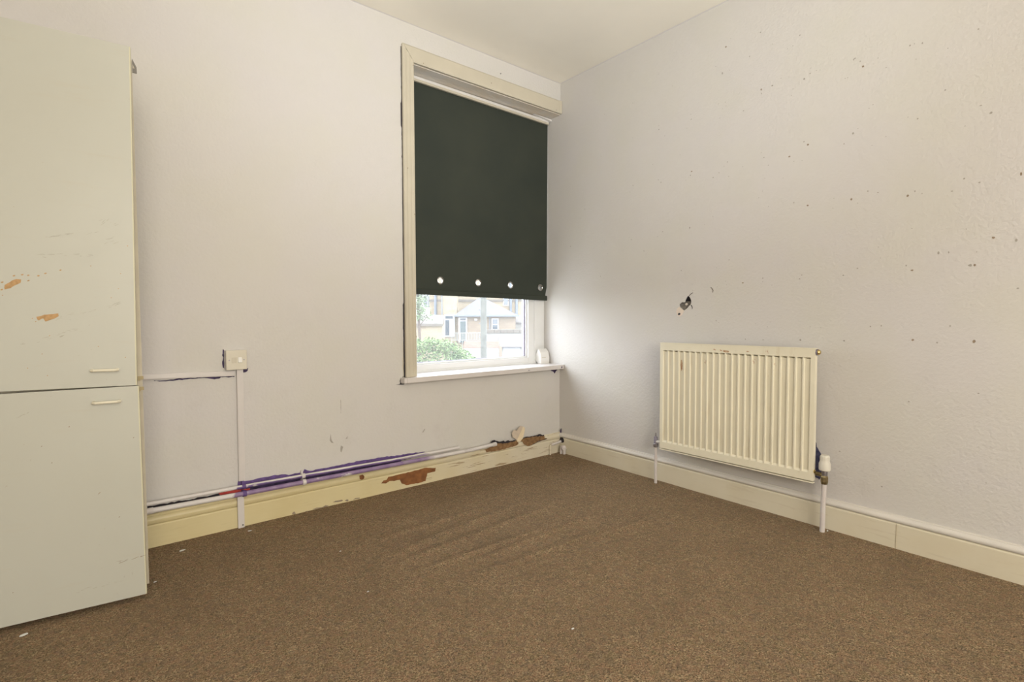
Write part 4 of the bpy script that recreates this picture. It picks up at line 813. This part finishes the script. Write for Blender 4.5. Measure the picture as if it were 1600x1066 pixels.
bx('door_leaf', X['dkdoor'], d1, dX(719.3, 44), dX(728, 44), 0.10, 0.16, dZ(535, 44), dZ(502, 44)); bx('transom_pane', X['glass'], d1, dX(719.3, 44), dX(728, 44), 0.10, 0.16, dZ(500.5, 44), dZ(497.5, 44))
window(ho, dX(768, 44), dX(779.4, 44), dZ(516, 44), dZ(497.5, 44), 0.25)
bx('window_bar', X['white'], ho, dX(769, 44), dX(778, 44), 0.12, 0.2, dZ(507.6, 44), dZ(506.4, 44))
bx('wall_lamp', X['white'], ho, dX(741.5, 44), dX(745.5, 44), 0.05, 0.25, dZ(501, 44), dZ(498, 44))
bx('downpipe', X['pipe'], ho, dX(764.8, 44), dX(766, 44), 0.1, 0.25, 0, ez)
# stone house wing at the left of it, with a tall glazed door
wg = ext('stone_wing', 'yellow stone house wing with a tall white framed glazed door', 'building', 0, 45)
bx('wall', X['stone'], wg, dX(690, 45), dX(714, 45), 0.2, 5, -0.3, dZ(452, 45))
bm = B(); prism(bm, [(0.0, dZ(452, 45)), (5.2, dZ(452, 45)+2.2), (5.2, dZ(452, 45))], lambda u, v, k: ((dX(689, 45), dX(715, 45))[k], u, v)); obj('roof', bm, X['slate2'], wg)
d2 = bx('door', X['white'], wg, dX(695, 45), dX(711, 45), 0.08, 0.25, dZ(526, 45), dZ(491.5, 45))
bx('pane', X['glass'], d2, dX(696.3, 45), dX(702.5, 45), 0.04, 0.1, dZ(524, 45), dZ(500, 45)); bx('transom_pane', X['glass'], d2, dX(696.3, 45), dX(708, 45), 0.04, 0.1, dZ(497.8, 45), dZ(493.5, 45))
bx('downpipe', X['pipe'], wg, dX(690.5, 45), dX(692, 45), 0.05, 0.2, 0, dZ(455, 45))
# outhouse at the right
oh = ext('white_outhouse', 'white walled outhouse with a lean-to slate roof at the right of the view', 'building', 0, 47)
bx('wall', X['render'], oh, dX(790, 47), dX(830, 47), 0, 3, -0.3, dZ(503, 47))
bm = B(); prism(bm, [(-0.2, dZ(504, 47)), (3.0, dZ(492, 50)), (3.0, dZ(494, 50)), (-0.2, dZ(505.5, 47))], lambda u, v, k: ((dX(788, 47), dX(832, 47))[k], u, v)); obj('roof', bm, X['slate2'], oh)
# railing in front of the house
fe = ext('garden_railing', 'pale railing in front of the hipped roof house', 'railing', 0, 40)
zt, zb = dZ(519.5, 40), dZ(532, 40)
bx('top_rail', X['rail'], fe, dX(705, 40), dX(757, 40), -0.04, 0.04, zt-0.05, zt); bx('bottom_rail', X['rail'], fe, dX(705, 40), dX(757, 40), -0.03, 0.03, zb, zb+0.05)
for k in range(22): x = dX(705.5, 40)+k*(dX(756.5, 40)-dX(705.5, 40))/21; bx('baluster', X['rail'], fe, x-0.025, x+0.025, -0.02, 0.02, 0 if k % 7 == 0 else zb+0.05, zt-0.05)
# walls
w1 = ext('coped_garden_wall', 'long pale garden wall with brown coping stones beyond the pole', 'wall', 0, 38)
bx('wall', X['render'], w1, dX(752, 38), dX(832, 38), 0, 0.4, -0.2, dZ(520.5, 38)); 
for k in range(8): x0 = dX(752, 38)+k*(dX(832, 38)-dX(752, 38))/8; bx('coping_stone', X['coping'], w1, x0+0.01, x0+(dX(832, 38)-dX(752, 38))/8-0.01, -0.08, 0.48, dZ(520.5, 38), dZ(515, 38))
w2 = ext('brick_topped_wall', 'low white wall topped with red brick beside the pole', 'wall', 0, 30)
bx('rendered_base', X['render'], w2, dX(725, 30), dX(780, 30), 0, 0.3, -0.2, dZ(543.5, 30)); bx('brickwork', X['brick'], w2, dX(725, 30), dX(780, 30), -0.02, 0.32, dZ(543.5, 30), dZ(533.5, 30))
bx('end_pier', X['brown'], w2, dX(780, 30), dX(784, 30), -0.1, 0.4, -0.2, dZ(541, 30))
ga = ext('slate_roofed_garage', 'garage with a grey slate roof and white door at the right of the view', 'garage', 0, 34)
bx('wall', X['render'], ga, dX(784, 34), dX(830, 34), 0, 3.6, -0.2, dZ(541, 34))
bm = B(); prism(bm, [(-0.2, dZ(542, 34)), (3.6, dZ(526.5, 37.6)), (3.6, dZ(528, 37.6)), (-0.2, dZ(543.2, 34))], lambda u, v, k: ((dX(782, 34), dX(832, 34))[k], u, v)); obj('roof', bm, X['slate'], ga)
gd = bx('door', X['gate'], ga, dX(786, 34), dX(813, 34), -0.06, 0.02, 0, dZ(544, 34))
for k in range(5): z = 0.25+k*0.4; bx('panel', X['gate'], gd, dX(786.8, 34), dX(812.2, 34), -0.09, -0.05, z, z+0.36)
